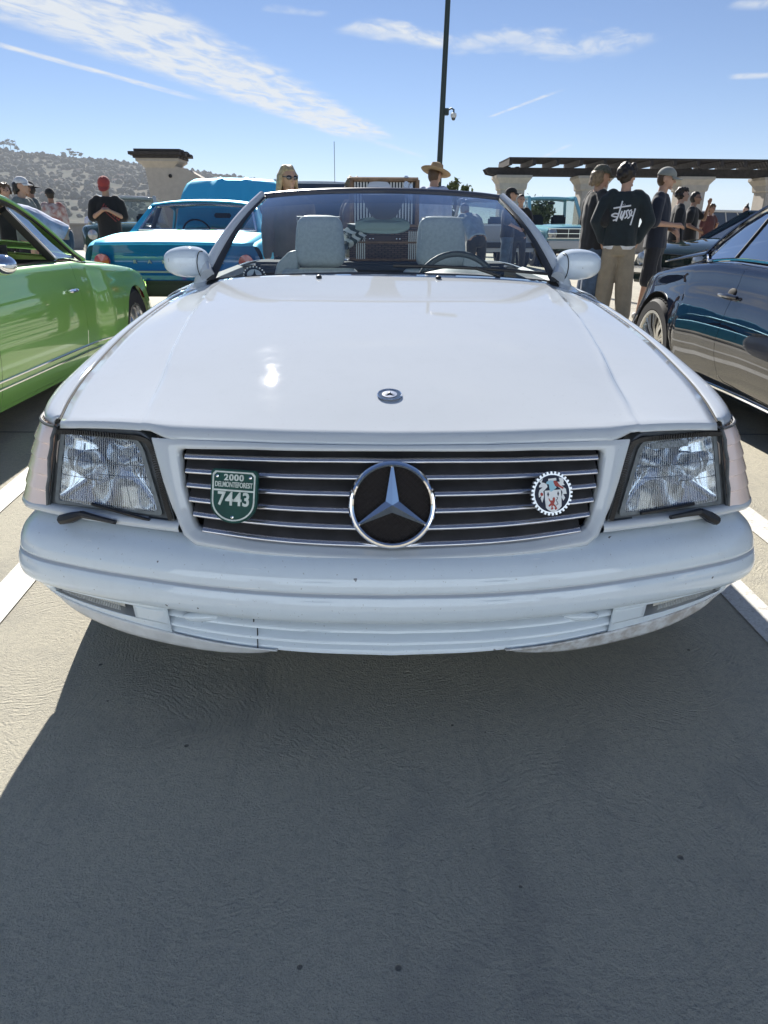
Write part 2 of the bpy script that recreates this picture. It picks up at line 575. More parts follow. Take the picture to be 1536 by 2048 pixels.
MB().add([(-60, -30, 0), (60, -30, 0), (60, 62, 0), (-60, 62, 0)], [(0, 1, 2, 3)]).build('parking_deck_ground', concrete_mat(), smooth=False)['kind'] = 'structure'
pm = paint_mat()
STR = []
def stripe(x0, x1, y0, y1, skew=0.0):
    o = MB().add([(x0, y0, .004), (x1, y0, .004), (x1 + skew, y1, .004), (x0 + skew, y1, .004)], [(0, 1, 2, 3)]).build('parking_stripe', pm, smooth=False)
    o['kind'] = 'structure'
for k in range(-4, 5):
    if k in (-1, 0):
        continue
for x0, x1, sk in ((-1.505, -1.40, -.42), (-1.17, -1.062, -.33), (1.085, 1.193, 0.0), (1.42, 1.535, .02)):
    a = .75 if x0 < 0 else .75
    stripe(x0 + (sk if x0 > 0 else 0), x1 + (sk if x0 > 0 else 0), -.9, 5.2, sk if x0 < 0 else 0)
for x in (-4.15, -3.85, 3.8, 4.1, -6.9, -6.6, 6.5, 6.8):
    stripe(x, x + .105, -.9, 5.2)
for x in (-6.9, -6.6, -4.15, -3.85, -.35, -.05, 2.4, 2.7, 5.2, 5.5):
    stripe(x, x + .105, 5.5, 11.0)

# construction joints sawn into the deck
jm = mat('joint_sealant', (.06, .058, .055), .8)
for y in (2.62, 9.3):
    MB().add([(-40, y, .003), (40, y, .003), (40, y + .012, .003), (-40, y + .012, .003)], [(0, 1, 2, 3)]).build('deck_joint', jm, smooth=False)['kind'] = 'structure'
# ------------------------------------------------------------------ white roadster
def paint(name, col, flake=0.0, rough=.35, coat=1.0, dirt=.0, peel=.02, cior=1.65):
    m = bpy.data.materials.new(name)
    m.use_nodes = True
    t = NT(m.node_tree)
    b = m.node_tree.nodes['Principled BSDF']
    o = t.n('ShaderNodeTexCoord').outputs['Object']
    b.inputs['Roughness'].default_value = rough
    b.inputs['Coat Weight'].default_value = coat
    b.inputs['Coat IOR'].default_value = cior
    b.inputs['Specular IOR Level'].default_value = 0.0 if not flake else .3
    f = t.noise(o, 9, 5, .65)
    t.l(t.m('MULTIPLY_ADD', t.sm(f, .4, .75), .025, .010), b.inputs['Coat Roughness'])
    c = col
    if dirt:
        g = t.noise(o, 14, 6, .75)
        g2 = t.noise(o, 150, 2, .6)
        c = t.mixc(t.m('MULTIPLY', t.sm(g, .45, .8), dirt), col, tuple(v * .72 for v in col))
        c = t.mixc(t.m('MULTIPLY', t.sm(g2, .69, .74), dirt * 2.2), c, (.22, .21, .20))
        if dirt > .15:                       # stone chips and long scuffs
            g4 = t.noise(o, 46, 2, .5)
            c = t.mixc(t.m('MULTIPLY', t.sm(g4, .745, .765), .85), c, (.10, .10, .11))
            sc4 = t.noise(t.n('ShaderNodeMapping', ins={0: o, 3: (5.0, 20.0, 55.0)}).outputs[0], 1.0, 4, .6)
            c = t.mixc(t.m('MULTIPLY', t.sm(sc4, .66, .74), .55), c, (.90, .91, .90))
        t.l(c, b.inputs['Base Color'])
    else:
        b.inputs['Base Color'].default_value = (*col, 1)
    if flake:
        b.inputs['Metallic'].default_value = flake
    bn = t.n('ShaderNodeBump', ins={'Height': t.noise(o, 240, 2, .5), 'Strength': peel, 'Distance': .0006})
    t.l(bn.outputs[0], b.inputs['Coat Normal'])
    MATS[name] = m
    return m
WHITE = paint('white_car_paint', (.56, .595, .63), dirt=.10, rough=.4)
WHITE_SKYFILL = paint('white_paint_sky_fill', (.66, .735, .80), dirt=.22, rough=.38)  # roadster's white lightened and blued, painting in the skylight on its shaded front
CHROME = mat('chrome', (.86, .87, .9), .06, 1.0)
BLACKP = mat('black_plastic', (.015, .015, .017), .45, bump=(300, .15, .001))
GAPM = mat('shut_line_shadow', (.008, .008, .009), .8)
GREYP = mat('weathered_grey_trim', (.10, .108, .115), .5, noise=(30, .35))

CAR = thing('white_roadster', 'white open roadster with a round star on its slatted grille, nearest the camera', 'car', (0, 0, 0))
PX_ = [0, .2, .4, .6, .75, .84, .895, .92, .925]
PY_ = [0, .011, .046, .107, .168, .217, .275, .37, .60]
def bow(x):
    return itp(abs(x), PX_, PY_)
def planp(s):
    """point and inward normal of the plan curve of the nose; s 0 centre .. 1 flank, sign = side"""
    a = abs(s) * (len(PX_) - 1)
    pts = [(x, y, 0) for x, y in zip(PX_, PY_)]
    p = cr(pts, abs(s))
    q = cr(pts, min(abs(s) + .01, 1)) - cr(pts, max(abs(s) - .01, 0))
    n = Vector((-q.y, q.x, 0)).normalized()
    if s < 0:
        p.x, n.x = -p.x, -n.x
    return p, n
def Y0(z):
    return .06 + (z - .45) * .32
def front(x, z, off=0.0):
    return Vector((x, bow(x) + Y0(z) + off, z))
def xs_to_s(x):
    for k in range(400):
        if planp(k / 400)[0].x >= x:
            return k / 400
    return 1

# hood ---------------------------------------------------------------
XS_Y, XS_X = [.30, .45, .6, 1.0, 1.4, 1.75], [.757, .783, .797, .812, .798, .768]
ZS_Y, ZS = [.30, .45, .6, 1.0, 1.4, 1.75], [.680, .704, .728, .783, .831, .862]
ZC_Y, ZC = [.17, .3, .5, .75, 1.1, 1.40, 1.55, 1.75], [.699, .731, .774, .821, .874, .911, .932, .968]
ZK_Y, ZK = [.2, .5, .75, 1.1, 1.45, 1.75], [.688, .731, .771, .822, .866, .897]
XK_Y, XK = [.2, .5, .75, 1.1, 1.45, 1.75], [.545, .568, .598, .625, .638, .645]
def hood_z(x, y):
    a = abs(x)
    zc, zk, zs = itp(y, ZC_Y, ZC), itp(y, ZK_Y, ZK), itp(y, ZS_Y, ZS)
    xk, xs = itp(y, XK_Y, XK), itp(y, XS_Y, XS_X)
    st = .0105 * min(1, max(0, (y - .28) / .3))
    if a <= xk:
        z = zc + (zk + st - zc) * (a / xk) ** 2.2
        w = max(0, (a - (xk - .03)) / .03)
        return z + .002 * w * w
    w = min(1, (a - xk) / .010)
    z = lerp(zk, zs, ((a - xk) / (xs - xk)) ** 1.25)
    return z + st * (1 - w * w * (3 - 2 * w))
def hood_front_y(x):
    return .168 + bow(x) * .80
def hood_rear_y(x):
    return 1.525 + .30 * abs(x) ** 2.0
def hood_pt(u, v):
    """u -1..1 across, v 0 nose .. 1 windscreen"""
    x0 = .757 * u
    y = lerp(hood_front_y(x0), hood_rear_y(u * .77), v)
    x = u * itp(y, XS_Y, XS_X) * .994
    return Vector((x, y, hood_z(x, y)))
ku = sorted(set([round(v, 5) for v in lin(-1, 1, 61)] + [s * (.757 + d) for s in (-1, 1) for d in (-.06, -.045, -.03, -.02, -.012, -.006, 0, .006, .012, .018, .024, .03, .045)]))
hb = MB()
hb.grid(hood_pt, ku, lin(0, 1, 56))
# rolled nose of the hood: rounds over from the top skin to the fascia above grille and lamps
def nose(u, v):
    p = hood_pt(u, 0)
    lamp = max(0, min(1, (abs(u) - .64) / .06))
    drop = lerp(.026, .012, lamp)
    dy = lerp(.026, .010, lamp)
    a = v * pi / 2
    return Vector((p.x, p.y - dy * sin(a), p.z - drop * (1 - cos(a)) - .0035 * sin(a)))
hb.grid(nose, ku, lin(0, 1, 9))
hood = hb.build('hood', WHITE, CAR, auto=60, solid=.004)
# grille surround: ring in (x, z) on the leaning nose, outer outline -> inner outline
def ring_outer(k):
    pts = [(-.522, .664), (-.522, .669), (-.30, .6745), (0, .676), (.30, .6745), (.522, .669), (.522, .664), (.496, .580), (.466, .500), (.452, .474), (.425, .456), (.30, .449), (0, .4425), (-.30, .449), (-.425, .456), (-.452, .474), (-.466, .500), (-.496, .580)]
    return pts[k % len(pts)]
IN = [(-.452, .642), (-.443, .650), (-.30, .6585), (0, .663), (.30, .6585), (.443, .650), (.452, .642), (.446, .580), (.425, .505), (.419, .494), (.405, .489), (.29, .4775), (0, .469), (-.29, .4775), (-.405, .489), (-.419, .494), (-.425, .505), (-.446, .580)]
def seg(pts, m=6):
    out = []
    n = len(pts)
    for i in range(n):
        a, b_ = pts[i], pts[(i + 1) % n]
        for k in range(m):
            out.append((lerp(a[0], b_[0], k / m), lerp(a[1], b_[1], k / m)))
    return out
RO = seg([ring_outer(k) for k in range(18)])
RI = seg(IN)
fr_ = MB()
def ringpt(i, v):
    a, c = RO[i % len(RO)], RI[i % len(RI)]
    x, z = lerp(a[0], c[0], v), lerp(a[1], c[1], v)
    low = max(0, min(1, (.53 - z) / .06))
    bulge = -.012 * low * sin(min(1, v * 1.25) * pi) - .004 * sin(v * pi)
    back = .022 * max(0, (v - .86) / .14) ** 1.6 + .02 * max(0, (.10 - v) / .10) * low
    return front(x, z, bulge + back)
fr_.grid(lambda u, v: ringpt(int(u), v), list(range(len(RO) + 1)), [0, .04, .1, .2, .35, .5, .65, .78, .86, .91, .95, 1])
fr_.build('grille_surround', WHITE, CAR, auto=70, solid=.004)

# grille ------------------------------------------------------------------
gb = MB()
gb.grid(lambda x, z: front(x, z, .050), lin(-.47, .47, 31), lin(.445, .674, 6))
gb.build('grille_backing', mat('grille_black', (.008, .008, .009), .6, spec=.15), CAR)
SLM = mat('grille_slat_anthracite', (.065, .063, .066), .42, .25, noise=(18, .3))
SLE = mat('slat_bright_edge', (.62, .62, .66), .22, .9)
for k in range(6):
    zc0 = lerp(.642, .474, k / 5)
    zend = lerp(.634, .4885, k / 5)
    def slat_z(x, zc0=zc0, zend=zend):
        return zc0 + (zend - zc0) * (abs(x) / .43) ** 2
    def xlim(z):
        return itp(z, [.46, .489, .505, .58, .632, .66], [.41, .412, .428, .447, .450, .45])
    xl = xlim(zend) - .004
    s = MB()
    top = .0285 if k else .018
    prof = [(.034, top + .004), (.022, top * .75), (.012, top * .40), (.0045, .006), (.002, .0015), (.002, -.001), (.006, -.002), (.03, -.001)]
    s.grid(lambda x, j: front(x, slat_z(x) + prof[j][1], prof[j][0]), lin(-xl, xl, 41), list(range(len(prof))))
    so_ = s.build('grille_slat', SLM, CAR, auto=50)
    e = MB()
    pe = [(.0065, .0075), (.0018, .0058), (-.0008, .002), (-.0004, -.0014), (.003, -.0028), (.010, -.0026)]
    e.grid(lambda x, j: front(x, slat_z(x) + pe[j][1], pe[j][0]), lin(-xl, xl, 41), list(range(len(pe))))
    e.build('bright_edge', SLE, so_, auto=80)

# star ------------------------------------------------------------------
def face_basis(c, tilt=.31, yawz=0.0):
    """plane leaning back like the grille; returns fn(u, v, w): u right, v up, w towards the viewer"""
    c = Vector(c)
    upv = Vector((0, sin(tilt), cos(tilt)))
    nv = Vector((0, -cos(tilt), sin(tilt)))
    R3 = Matrix.Rotation(yawz, 3, 'Z')
    rv, upv, nv = R3 @ Vector((1, 0, 0)), R3 @ upv, R3 @ nv
    return lambda u, v, w: c + rv * u + upv * v + nv * w
SB = face_basis((-.002, .082, .563))
st_ = MB()
R_ = .0905
def torus(b, fb, r, pr, n=64):
    V = []
    for k in range(n):
        a = 2 * pi * k / n
        for q in pr:
            rr = r + q[0]
            V.append(fb(sin(a) * rr, cos(a) * rr, q[1]))
    m_ = len(pr)
    b.add(V, [(k * m_ + j, ((k + 1) % n) * m_ + j, ((k + 1) % n) * m_ + j + 1, k * m_ + j + 1) for k in range(n) for j in range(m_ - 1)])
bd = MB()
V = [SB(0, 0, -.012)] + [SB(sin(2 * pi * k / 48) * .082, cos(2 * pi * k / 48) * .082, -.012) for k in range(48)]
bd.add(V, [(0, 1 + k, 1 + (k + 1) % 48) for k in range(48)])
star_back = bd.build('star_backing', mat('star_black_backing', (.012, .009, .009), .5, spec=.15), CAR)
mesh_ = MB()
for k in range(-9, 10):                      # fine diamond mesh behind the star
    for sg in (-1, 1):
        o_ = k * .0085
        L = sqrt(max(0, .079**2 - o_**2))
        d, n_ = Vector((.7071, .7071 * sg)), Vector((-.7071 * sg, .7071))
        p, q = d * -L + n_ * o_, d * L + n_ * o_
        mesh_.tube([SB(p.x, p.y, -.0112), SB(q.x, q.y, -.0112)], .0006, 4)
mesh_.build('star_mesh', mat('star_mesh_grey', (.035, .028, .028), .5, spec=.2), star_back)
torus(st_, SB, R_ - .006, [(-.0065, -.012), (-.0065, .002), (-.0045, .006), (-.001, .009), (.003, .008), (.006, .004), (.0065, -.001), (.006, -.012)])
for k in range(3):
    a = 2 * pi * k / 3
    tip = (sin(a) * (R_ - .010), cos(a) * (R_ - .010))
    wl, wr = a - pi / 3, a + pi / 3
    rr = .0158
    L_, R2 = (sin(wl) * rr, cos(wl) * rr), (sin(wr) * rr, cos(wr) * rr)
    tw = .0022
    tl = (tip[0] - cos(a) * tw, tip[1] + sin(a) * tw)
    tr_ = (tip[0] + cos(a) * tw, tip[1] - sin(a) * tw)
    V = [SB(0, 0, .012), SB(*tip, .003), SB(*L_, .002), SB(*tl, .001), SB(*R2, .002), SB(*tr_, .001), SB(*L_, -.008), SB(*tl, -.008), SB(*R2, -.008), SB(*tr_, -.008)]
    st_.add(V, [(0, 2, 3, 1), (0, 1, 5, 4), (2, 6, 7, 3), (4, 5, 9, 8)])
star = st_.build('star_emblem', CHROME, CAR, auto=20)
star['label'] = 'large chrome three-pointed star in a ring at the centre of the grille'

# hood badge -----------------------------------------------------------------
byc = .325
nz_ = Vector((0, -(hood_z(0, byc + .02) - hood_z(0, byc - .02)) / .04, 1)).normalized()
ty_ = Vector((1, 0, 0)).cross(nz_) * -1
def HB(u, v, w):
    return Vector((-.004, byc, hood_z(0, byc))) + Vector((1, 0, 0)) * u + ty_ * v + nz_ * w
hbq = MB()
V = [HB(0, 0, .004)] + [HB(sin(2 * pi * k / 40) * .0275, cos(2 * pi * k / 40) * .0275, .0035) for k in range(40)] + [HB(sin(2 * pi * k / 40) * .029, cos(2 * pi * k / 40) * .029, -.002) for k in range(40)]
hbq.add(V, [(0, 1 + k, 1 + (k + 1) % 40) for k in range(40)] + [(1 + k, 41 + k, 41 + (k + 1) % 40, 1 + (k + 1) % 40) for k in range(40)])
hbo = hbq.build('hood_badge', mat('badge_enamel_blue', (.07, .10, .15), .15, coat=1), CAR)
hb2 = MB()
torus(hb2, HB, .0275, [(-.0015, .0035), (0, .0055), (.0015, .0035)], 40)
V = [HB(0, 0, .0052)] + [HB(sin(2 * pi * k / 32) * .0175, cos(2 * pi * k / 32) * .0175, .0045) for k in range(32)]
hb2.add(V, [(0, 1 + k, 1 + (k + 1) % 32) for k in range(32)])
hb2.build('badge_silver', mat('badge_silver', (.85, .86, .88), .2, .9), hbo)
hb3 = MB()
for k in range(3):
    a = 2 * pi * k / 3
    tip = HB(sin(a) * .015, cos(a) * .015, .0062)
    l_, r_ = HB(sin(a - 1.05) * .0035, cos(a - 1.05) * .0035, .006), HB(sin(a + 1.05) * .0035, cos(a + 1.05) * .0035, .006)
    hb3.add([HB(0, 0, .0075), l_, tip, r_], [(0, 1, 2), (0, 2, 3)])
hb3.build('badge_star', mat('badge_dark', (.05, .06, .07), .3, .6), hbo)

# enamel plate badge -----------------------------------------------------------
PB = face_basis((-.331, .096, .578), .30, -.20)
def shield(w, htop, r, n=18, c=.006):
    """flat-topped shield with a round bottom"""
    p = [(-w, htop - c), (-w + c, htop), (w - c, htop), (w, htop - c), (w, -.012)]
    for k in range(1, n):
        a = pi * k / n
        p.append((w * cos(a), -.012 - r * sin(a)))
    p.append((-w, -.012))
    return p
GREEN = mat('plate_green_enamel', (.008, .068, .056), .45, spec=.25, noise=(25, .25))
CREAM = mat('plate_cream_paint', (.66, .72, .68), .45, noise=(60, .2))
pbm = MB()
pbm.prism(shield(.051, .054, .046), PB, -.010, .0)
plate = pbm.build('plate_badge', GREEN, CAR, smooth=False, bevel=.0012)
plate['label'] = 'green shield-shaped plate badge reading 2000 DelMonteForest 7443'
def rim_strip(b, outer, inner, fb, h0, h1):
    n = len(outer)
    V = [fb(*p, h0) for p in outer] + [fb(*p, h1) for p in outer] + [fb(*p, h1) for p in inner] + [fb(*p, h0) for p in inner]
    b.add(V, [(j * n + i, j * n + (i + 1) % n, (j + 1) * n + (i + 1) % n, (j + 1) * n + i) for j in range(3) for i in range(n)])
pr_ = MB()
rim_strip(pr_, shield(.0465, .0495, .0415), shield(.0435, .0465, .0385), PB, 0, .0016)
pr_.prism([(-.044, .0085), (.044, .0085), (.044, .0120), (-.044, .0120)], PB, 0, .0017)
pr_.build('plate_border', CREAM, plate, auto=30)
text_mesh('plate_year', '2000', .0180, CREAM, plate, lambda u, v, w: PB(u, v + .0365, .0009 + w), .0009, 1.10, .0005, 1.12)
text_mesh('plate_place', 'DELMONTEFOREST', .0135, CREAM, plate, lambda u, v, w: PB(u, v * 1.12 + .0218, .0009 + w), .0009, .70, .0002, 1.0)
text_mesh('plate_number', '7443', .0385, CREAM, plate, lambda u, v, w: PB(u + .001, v - .0085, .0009 + w), .0009, .88, .0010, 1.06)
for u, v in ((-.036, .039), (.036, .039), (0, -.045)):
    sc_ = MB()
    sc_.lathe([(.001, .0035), (.003, .003), (.0042, .0008), (.0042, 0)], 12, 'Z')
    k = 12 * 4
    sc_.v[-k:] = [tuple(PB(u + p[0], v + p[1], p[2])) for p in sc_.v[-k:]]
    sc_.build('plate_screw', CHROME, plate)

# crest badge ------------------------------------------------------------------
CB = face_basis((.332, .098, .583), .30, .20)
cb = MB()
gear = []
NG = 32
for k in range(NG):
    for d, r in ((-.30, .0415), (-.22, .0462), (.22, .0462), (.30, .0415)):
        a = 2 * pi * (k + d) / NG
        gear.append((sin(a) * r, cos(a) * r))
cb.prism(gear, CB, -.008, .0)
crest = cb.build('crest_badge', mat('crest_silver', (.66, .69, .73), .3, .8), CAR, smooth=False)
crest['label'] = 'round cog-edged badge with a white coat of arms and red lion'
def disc(b, fb, r, h, n=40):
    V = [fb(0, 0, h)] + [fb(sin(2 * pi * k / n) * r, cos(2 * pi * k / n) * r, h) for k in range(n)]
    b.add(V, [(0, 1 + k, 1 + (k + 1) % n) for k in range(n)])
q = MB()
disc(q, CB, .0388, .0006)
q.build('crest_field', mat('crest_navy', (.010, .015, .040), .4, spec=.25), crest, smooth=False)
def flat(b, poly, fb, s, ox, oy, h0, h1):
    b.prism([((x - ox) * s, (oy - y) * s) for x, y in poly], fb, h0, h1)
# outlines read off the enamel: units are zoomed pixels round the badge centre
KX, KY, KS = 790, 655, .0463 / 440
CW = mat('crest_white', (.76, .78, .80), .4)
CRD = mat('crest_red', (.35, .03, .02), .4)
CBL = mat('crest_pale_blue', (.30, .55, .68), .4)
q = MB()
flat(q, [(630, 590), (970, 585), (980, 740), (975, 920), (930, 965), (805, 1045), (690, 975), (645, 930), (630, 760)], CB, KS, KX, KY, .0006, .0016)
for poly in ([(520, 480), (560, 440), (520, 400), (600, 350), (570, 420), (640, 440), (680, 470), (690, 520), (600, 600), (610, 700), (570, 820), (540, 740), (560, 690), (505, 715), (500, 640), (520, 570), (590, 520), (515, 515)],
             [(880, 430), (960, 430), (940, 350), (1030, 370), (1040, 430), (1030, 460), (1060, 500), (990, 510), (1080, 580), (1095, 680), (1020, 680), (1060, 760), (1020, 810), (985, 740), (1010, 640), (960, 560), (880, 500)],
             [(715, 360), (880, 350), (885, 400), (715, 400)]):
    flat(q, poly, CB, KS, KX, KY, .0006, .0014)
q.build('crest_shield', CW, crest, smooth=False)
q = MB()
flat(q, [(680, 410), (760, 390), (820, 400), (830, 470), (880, 540), (800, 600), (755, 620), (730, 560), (720, 470), (660, 450)], CB, KS, KX, KY, .0014, .0022)
q.build('crest_helmet', CBL, crest, smooth=False)
q = MB()
flat(q, [(705, 735), (740, 790), (790, 790), (790, 745), (820, 725), (840, 750), (830, 820), (810, 860), (850, 900), (880, 960), (840, 985), (825, 960), (840, 930), (790, 890), (775, 920), (800, 950), (770, 975), (740, 965), (760, 940), (760, 880), (710, 915), (695, 890), (745, 840), (710, 780)], CB, KS, KX, KY, .0016, .0023)
flat(q, [(810, 420), (850, 400), (900, 430), (950, 500), (1030, 550), (1020, 580), (930, 530), (850, 510)], CB, KS, KX, KY, .0014, .0023)
flat(q, [(530, 640), (560, 620), (590, 640), (590, 680), (545, 690)], CB, KS, KX, KY, .0014, .0021)
q.build('crest_lion', CRD, crest, smooth=False)
q = MB()
for x in (697, 910):
    flat(q, [(x, 615), (x + 22, 665), (x, 715), (x - 22, 665)], CB, KS, KX, KY, .0016, .0021)
q.tube([CB((x - KX) * KS, (KY - y) * KS, .0019) for x, y in ((860, 890), (900, 870), (880, 820), (855, 790), (890, 770), (900, 745), (875, 735))], .0008, 5)
q.build('crest_charges', mat('crest_dark', (.02, .02, .05), .4), crest, smooth=False)

# headlamps --------------------------------------------------------------------
LENS = glass('lamp_lens_glass', (.86, .90, .93), 2.2, .04, 1.5, flute=(62, .8), frost=.34)
SIGL = mat('turn_lens_smoked_pink', (.92, .74, .66), .12, coat=1, alpha=.93, bump=(90, .25, .002))
def quad(c, u, v):
    a = lerp(Vector((*c[0], 0)), Vector((*c[1], 0)), u)
    b = lerp(Vector((*c[3], 0)), Vector((*c[2], 0)), u)
    p = lerp(a, b, v)
    return p.x, p.y
for S in (-1, 1):
    HO = [(S * .527, .680), (S * .770, .671), (S * .800, .484), (S * .472, .497)]     # dark housing outline
    HL = [(S * .556, .660), (S * .752, .656), (S * .776, .499), (S * .507, .510)]     # lens outline
    def roundq(c, r, n=6):
        """quad outline with rounded corners"""
        out = []
        for i in range(4):
            p, a, b_ = Vector(c[i]), Vector(c[i - 1]), Vector(c[(i + 1) % 4])
            p0, p1 = p + (a - p).normalized() * r[i], p + (b_ - p).normalized() * r[i]
            for k in range(n + 1):
                t = k / n
                q_ = p0 * (1 - t)**2 + p * 2 * t * (1 - t) + p1 * t * t
                out.append((q_.x, q_.y))
        return out
    def inset(c, f):
        m_ = sum((Vector(p) for p in c), Vector((0, 0))) / 4
        return [tuple(m_ + (Vector(p) - m_) * f) for p in c]
    ro = roundq(HO, (.045, .006, .006, .006))
    r1 = roundq(inset(HO, .965), (.04, .006, .006, .006))
    r2 = roundq(HL, (.03, .01, .01, .012))
    h = MB()
    n = len(ro)
    V = []
    for rr, off in ((ro, .05), (ro, .006), (r1, .004), (r1, .014), (r2, .016), (r2, .10)):
        V += [front(x, z, off) for x, z in rr]
    h.add(V, [(j * n + i, j * n + (i + 1) % n, (j + 1) * n + (i + 1) % n, (j + 1) * n + i) for j in range(5) for i in range(n)])
    lamp = h.build('headlight', GREYP, CAR, auto=30)
    # inner rubber frame
    fm = MB()
    r3, r4 = roundq(inset(HL, 1.045), (.03, .01, .01, .012)), roundq(inset(HL, .955), (.026, .008, .008, .01))
    V = []
    for rr, off in ((r3, .016), (r3, .007), (r4, .007), (r4, .016)):
        V += [front(x, z, off) for x, z in rr]
    fm.add(V, [(j * n + i, j * n + (i + 1) % n, (j + 1) * n + (i + 1) % n, (j + 1) * n + i) for j in range(3) for i in range(n)])
    fm.build('lens_frame', mat('lens_frame_grey', (.17, .19, .20), .45, noise=(40, .3)), lamp, auto=30)
    # ribbed rubber strip round the top and inner side
    rb = MB()
    path = [(S * .772, .655), (S * .70, .661), (S * .60, .664), (S * .545, .663), (S * .524, .645), (S * .505, .58), (S * .490, .53), (S * .481, .503)]
    P2 = [cr([(p[0], p[1], 0) for p in path], k / 109) for k in range(110)]
    for a, b_ in zip(P2[:-1:1], P2[1::1]):
        m_ = (a + b_) / 2
        d = (b_ - a)
        an = atan2(d.y, d.x)
        pt = front(m_.x, m_.y, .003)
        rb.box(pt, (.0022, .006, .011), Matrix.Rotation(-an, 3, 'Y'))
    rb.build('ribbed_seal', BLACKP, lamp, smooth=False)
    # reflector bowl and bulb
    rf = MB()
    bc = (S * .615, .590)
    def refl(u, v):
        x, z = quad(HL, u, v)
        d = max(abs(u - .5), abs(v - .5)) * 2
        return front(x, z, .022 + .075 * (1 - d**2.4))
    rf.grid(refl, lin(0, 1, 29), lin(0, 1, 25))
    rf.build('reflector', mat('lamp_reflector', (.80, .84, .90), .07, 1.0), lamp, auto=80)
    for (bx, bz, br) in ((S * .600, .598, .020), (S * .705, .575, .026)):
        bu = MB()
        p0 = front(bx, bz, .10)
        bu.lathe([(br * 1.2, .02), (br * 1.3, -.008), (br * .95, -.022), (br * .6, -.030), (.001, -.034)], 20, 'Y', p0 + Vector((0, -.04, 0)))
        bu.build('bulb_shield', mat('bulb_shield_grey', (.35, .38, .42), .2, .9), lamp)
    # fluted front glass with its moulded bars
    ln = MB()
    def lens(u, v):
        x, z = quad(inset(HL, .97), u, v)
        fl = .0007 * sin(x * 1150)
        return front(x, z, .010 - .008 * (1 - (2 * u - 1)**2) * (1 - (2 * v - 1)**2) + fl)
    ln.grid(lens, lin(0, 1, 170), lin(0, 1, 8))
    ln.build('lens', LENS, lamp, auto=80)
    lb = MB()
    for (u0, u1, v) in ((.0, 1., .36), (.0, .55, .52), (.5, 1., .60)):
        lb.tube([lens(lerp(u0, u1, k / 6), v) + Vector((0, -.001, 0)) for k in range(7)], .0007, 5)
    for (u, v0, v1) in ((.42, .36, .97), (.62, .0, .6), (.25, .52, .97)):
        lb.tube([lens(u, lerp(v0, v1, k / 4)) + Vector((0, -.001, 0)) for k in range(5)], .0006, 5)
    lb.build('lens_bars', mat('lens_bar', (.10, .12, .15), .3), lamp)
    if S > 0:
        stk = MB()
        stk.grid(lambda u, v: lens(1 - lerp(.38, .88, u), lerp(.02, .11, v)) + Vector((0, -.0035, 0)), lin(0, 1, 8), [0, 1])
        stk.build('sticker', mat('lamp_sticker', (.30, .33, .35), .5, noise=(200, .6)), lamp)
    # turn signal wrapping the corner
    sg = MB()
    TOPC = [(.772, .305, 0), (.804, .330, 0), (.834, .376, 0), (.850, .435, 0), (.866, .50, 0)]
    BOTC = [(.803, .268, 0), (.856, .296, 0), (.892, .346, 0), (.906, .420, 0), (.908, .50, 0)]
    def sigpt(u, v, off=0.0):
        a_, c_ = cr(TOPC, min(1, max(0, u))), cr(BOTC, min(1, max(0, u)))
        p = lerp(a_, c_, max(v, 0) ** .8)
        n_ = Vector((-.75, .66, 0))
        step = .0045 * ((v * 5) % 1.0)
        p = p + n_ * (off - step + .004)
        return Vector((S * p.x, p.y, lerp(.664, .486, v)))
    sg.grid(sigpt, lin(0, 1, 24), lin(0, .999, 61))
    sgo = sg.build('turn_signal', SIGL, CAR, auto=40)
    s2 = MB()
    s2.grid(lambda u, v: sigpt(u, v, .018), lin(0, 1, 12), lin(0, .999, 6))
    s2.build('signal_reflector', mat('signal_amber_inner', (.82, .70, .62), .4), sgo)
    s3 = MB()
    s3.tube([sigpt(-.01, v, -.001) for v in lin(.0, 1, 9)], .0045, 6)
    s3.tube([sigpt(u, -.015, .002) for u in lin(0, 1, 9)], .004, 6)
    s3.build('signal_frame', GREYP, sgo)
    # painted strip under the lamps
    us_ = MB()
    pr2 = [(.060, .4905), (.012, .4905), (.003, .487), (.0, .480), (.002, .472), (.012, .467), (.05, .467)]
    path_ = [(x, bow(x) + Y0(.48) - .004, 0) for x in lin(.462, .79, 14)] + [(q_[0] + .004, q_[1] - .003, 0) for q_ in (crl(BOTC, 9)[1:])] + [(.912, .60, 0)]
    def under(s, j):
        p = cr(path_, s)
        d_ = cr(path_, min(1, s + .01)) - cr(path_, max(0, s - .01))
        n_ = Vector((-d_.y, d_.x, 0)).normalized()
        zofs = itp(abs(p.x), [.44, .60, .80, .9], [.009, .006, .0, -.003])
        p = p + n_ * pr2[int(j)][0]
        return Vector((S * p.x, p.y, pr2[int(j)][1] + zofs))
    us_.grid(under, lin(0, 1, 50), list(range(len(pr2))))
    us_.build('lamp_sill', WHITE, CAR, auto=60)
    # headlamp wiper
    wp = MB()
    A_, B_, C_ = (.745, .478), (.700, .503), (.625, .497)
    if S < 0:
        A_, B_, C_ = (.745, .478), (.690, .497), (.610, .487)
    def wpt(p, off):
        return front(S * p[0], p[1], off)
    wp.tube([wpt(A_, -.030), wpt((lerp(A_[0], B_[0], .5), lerp(A_[1], B_[1], .5)), -.032), wpt(B_, -.026)], [.0115, .0125, .0085], 8)
    wp.tube([wpt(B_, -.026), wpt(((B_[0] + C_[0]) / 2, (B_[1] + C_[1]) / 2), -.020), wpt(C_, -.014)], [.0085, .006, .005], 8)
    wp.tube([wpt(A_, -.03), wpt((A_[0] + .006, A_[1] - .012), .02)], [.010, .010], 8)
    wpo = wp.build('headlight_wiper', BLACKP, CAR)
    bl = MB()
    b0, b1 = ((.695, .511), (.555, .509)) if S > 0 else ((.675, .512), (.53, .496))
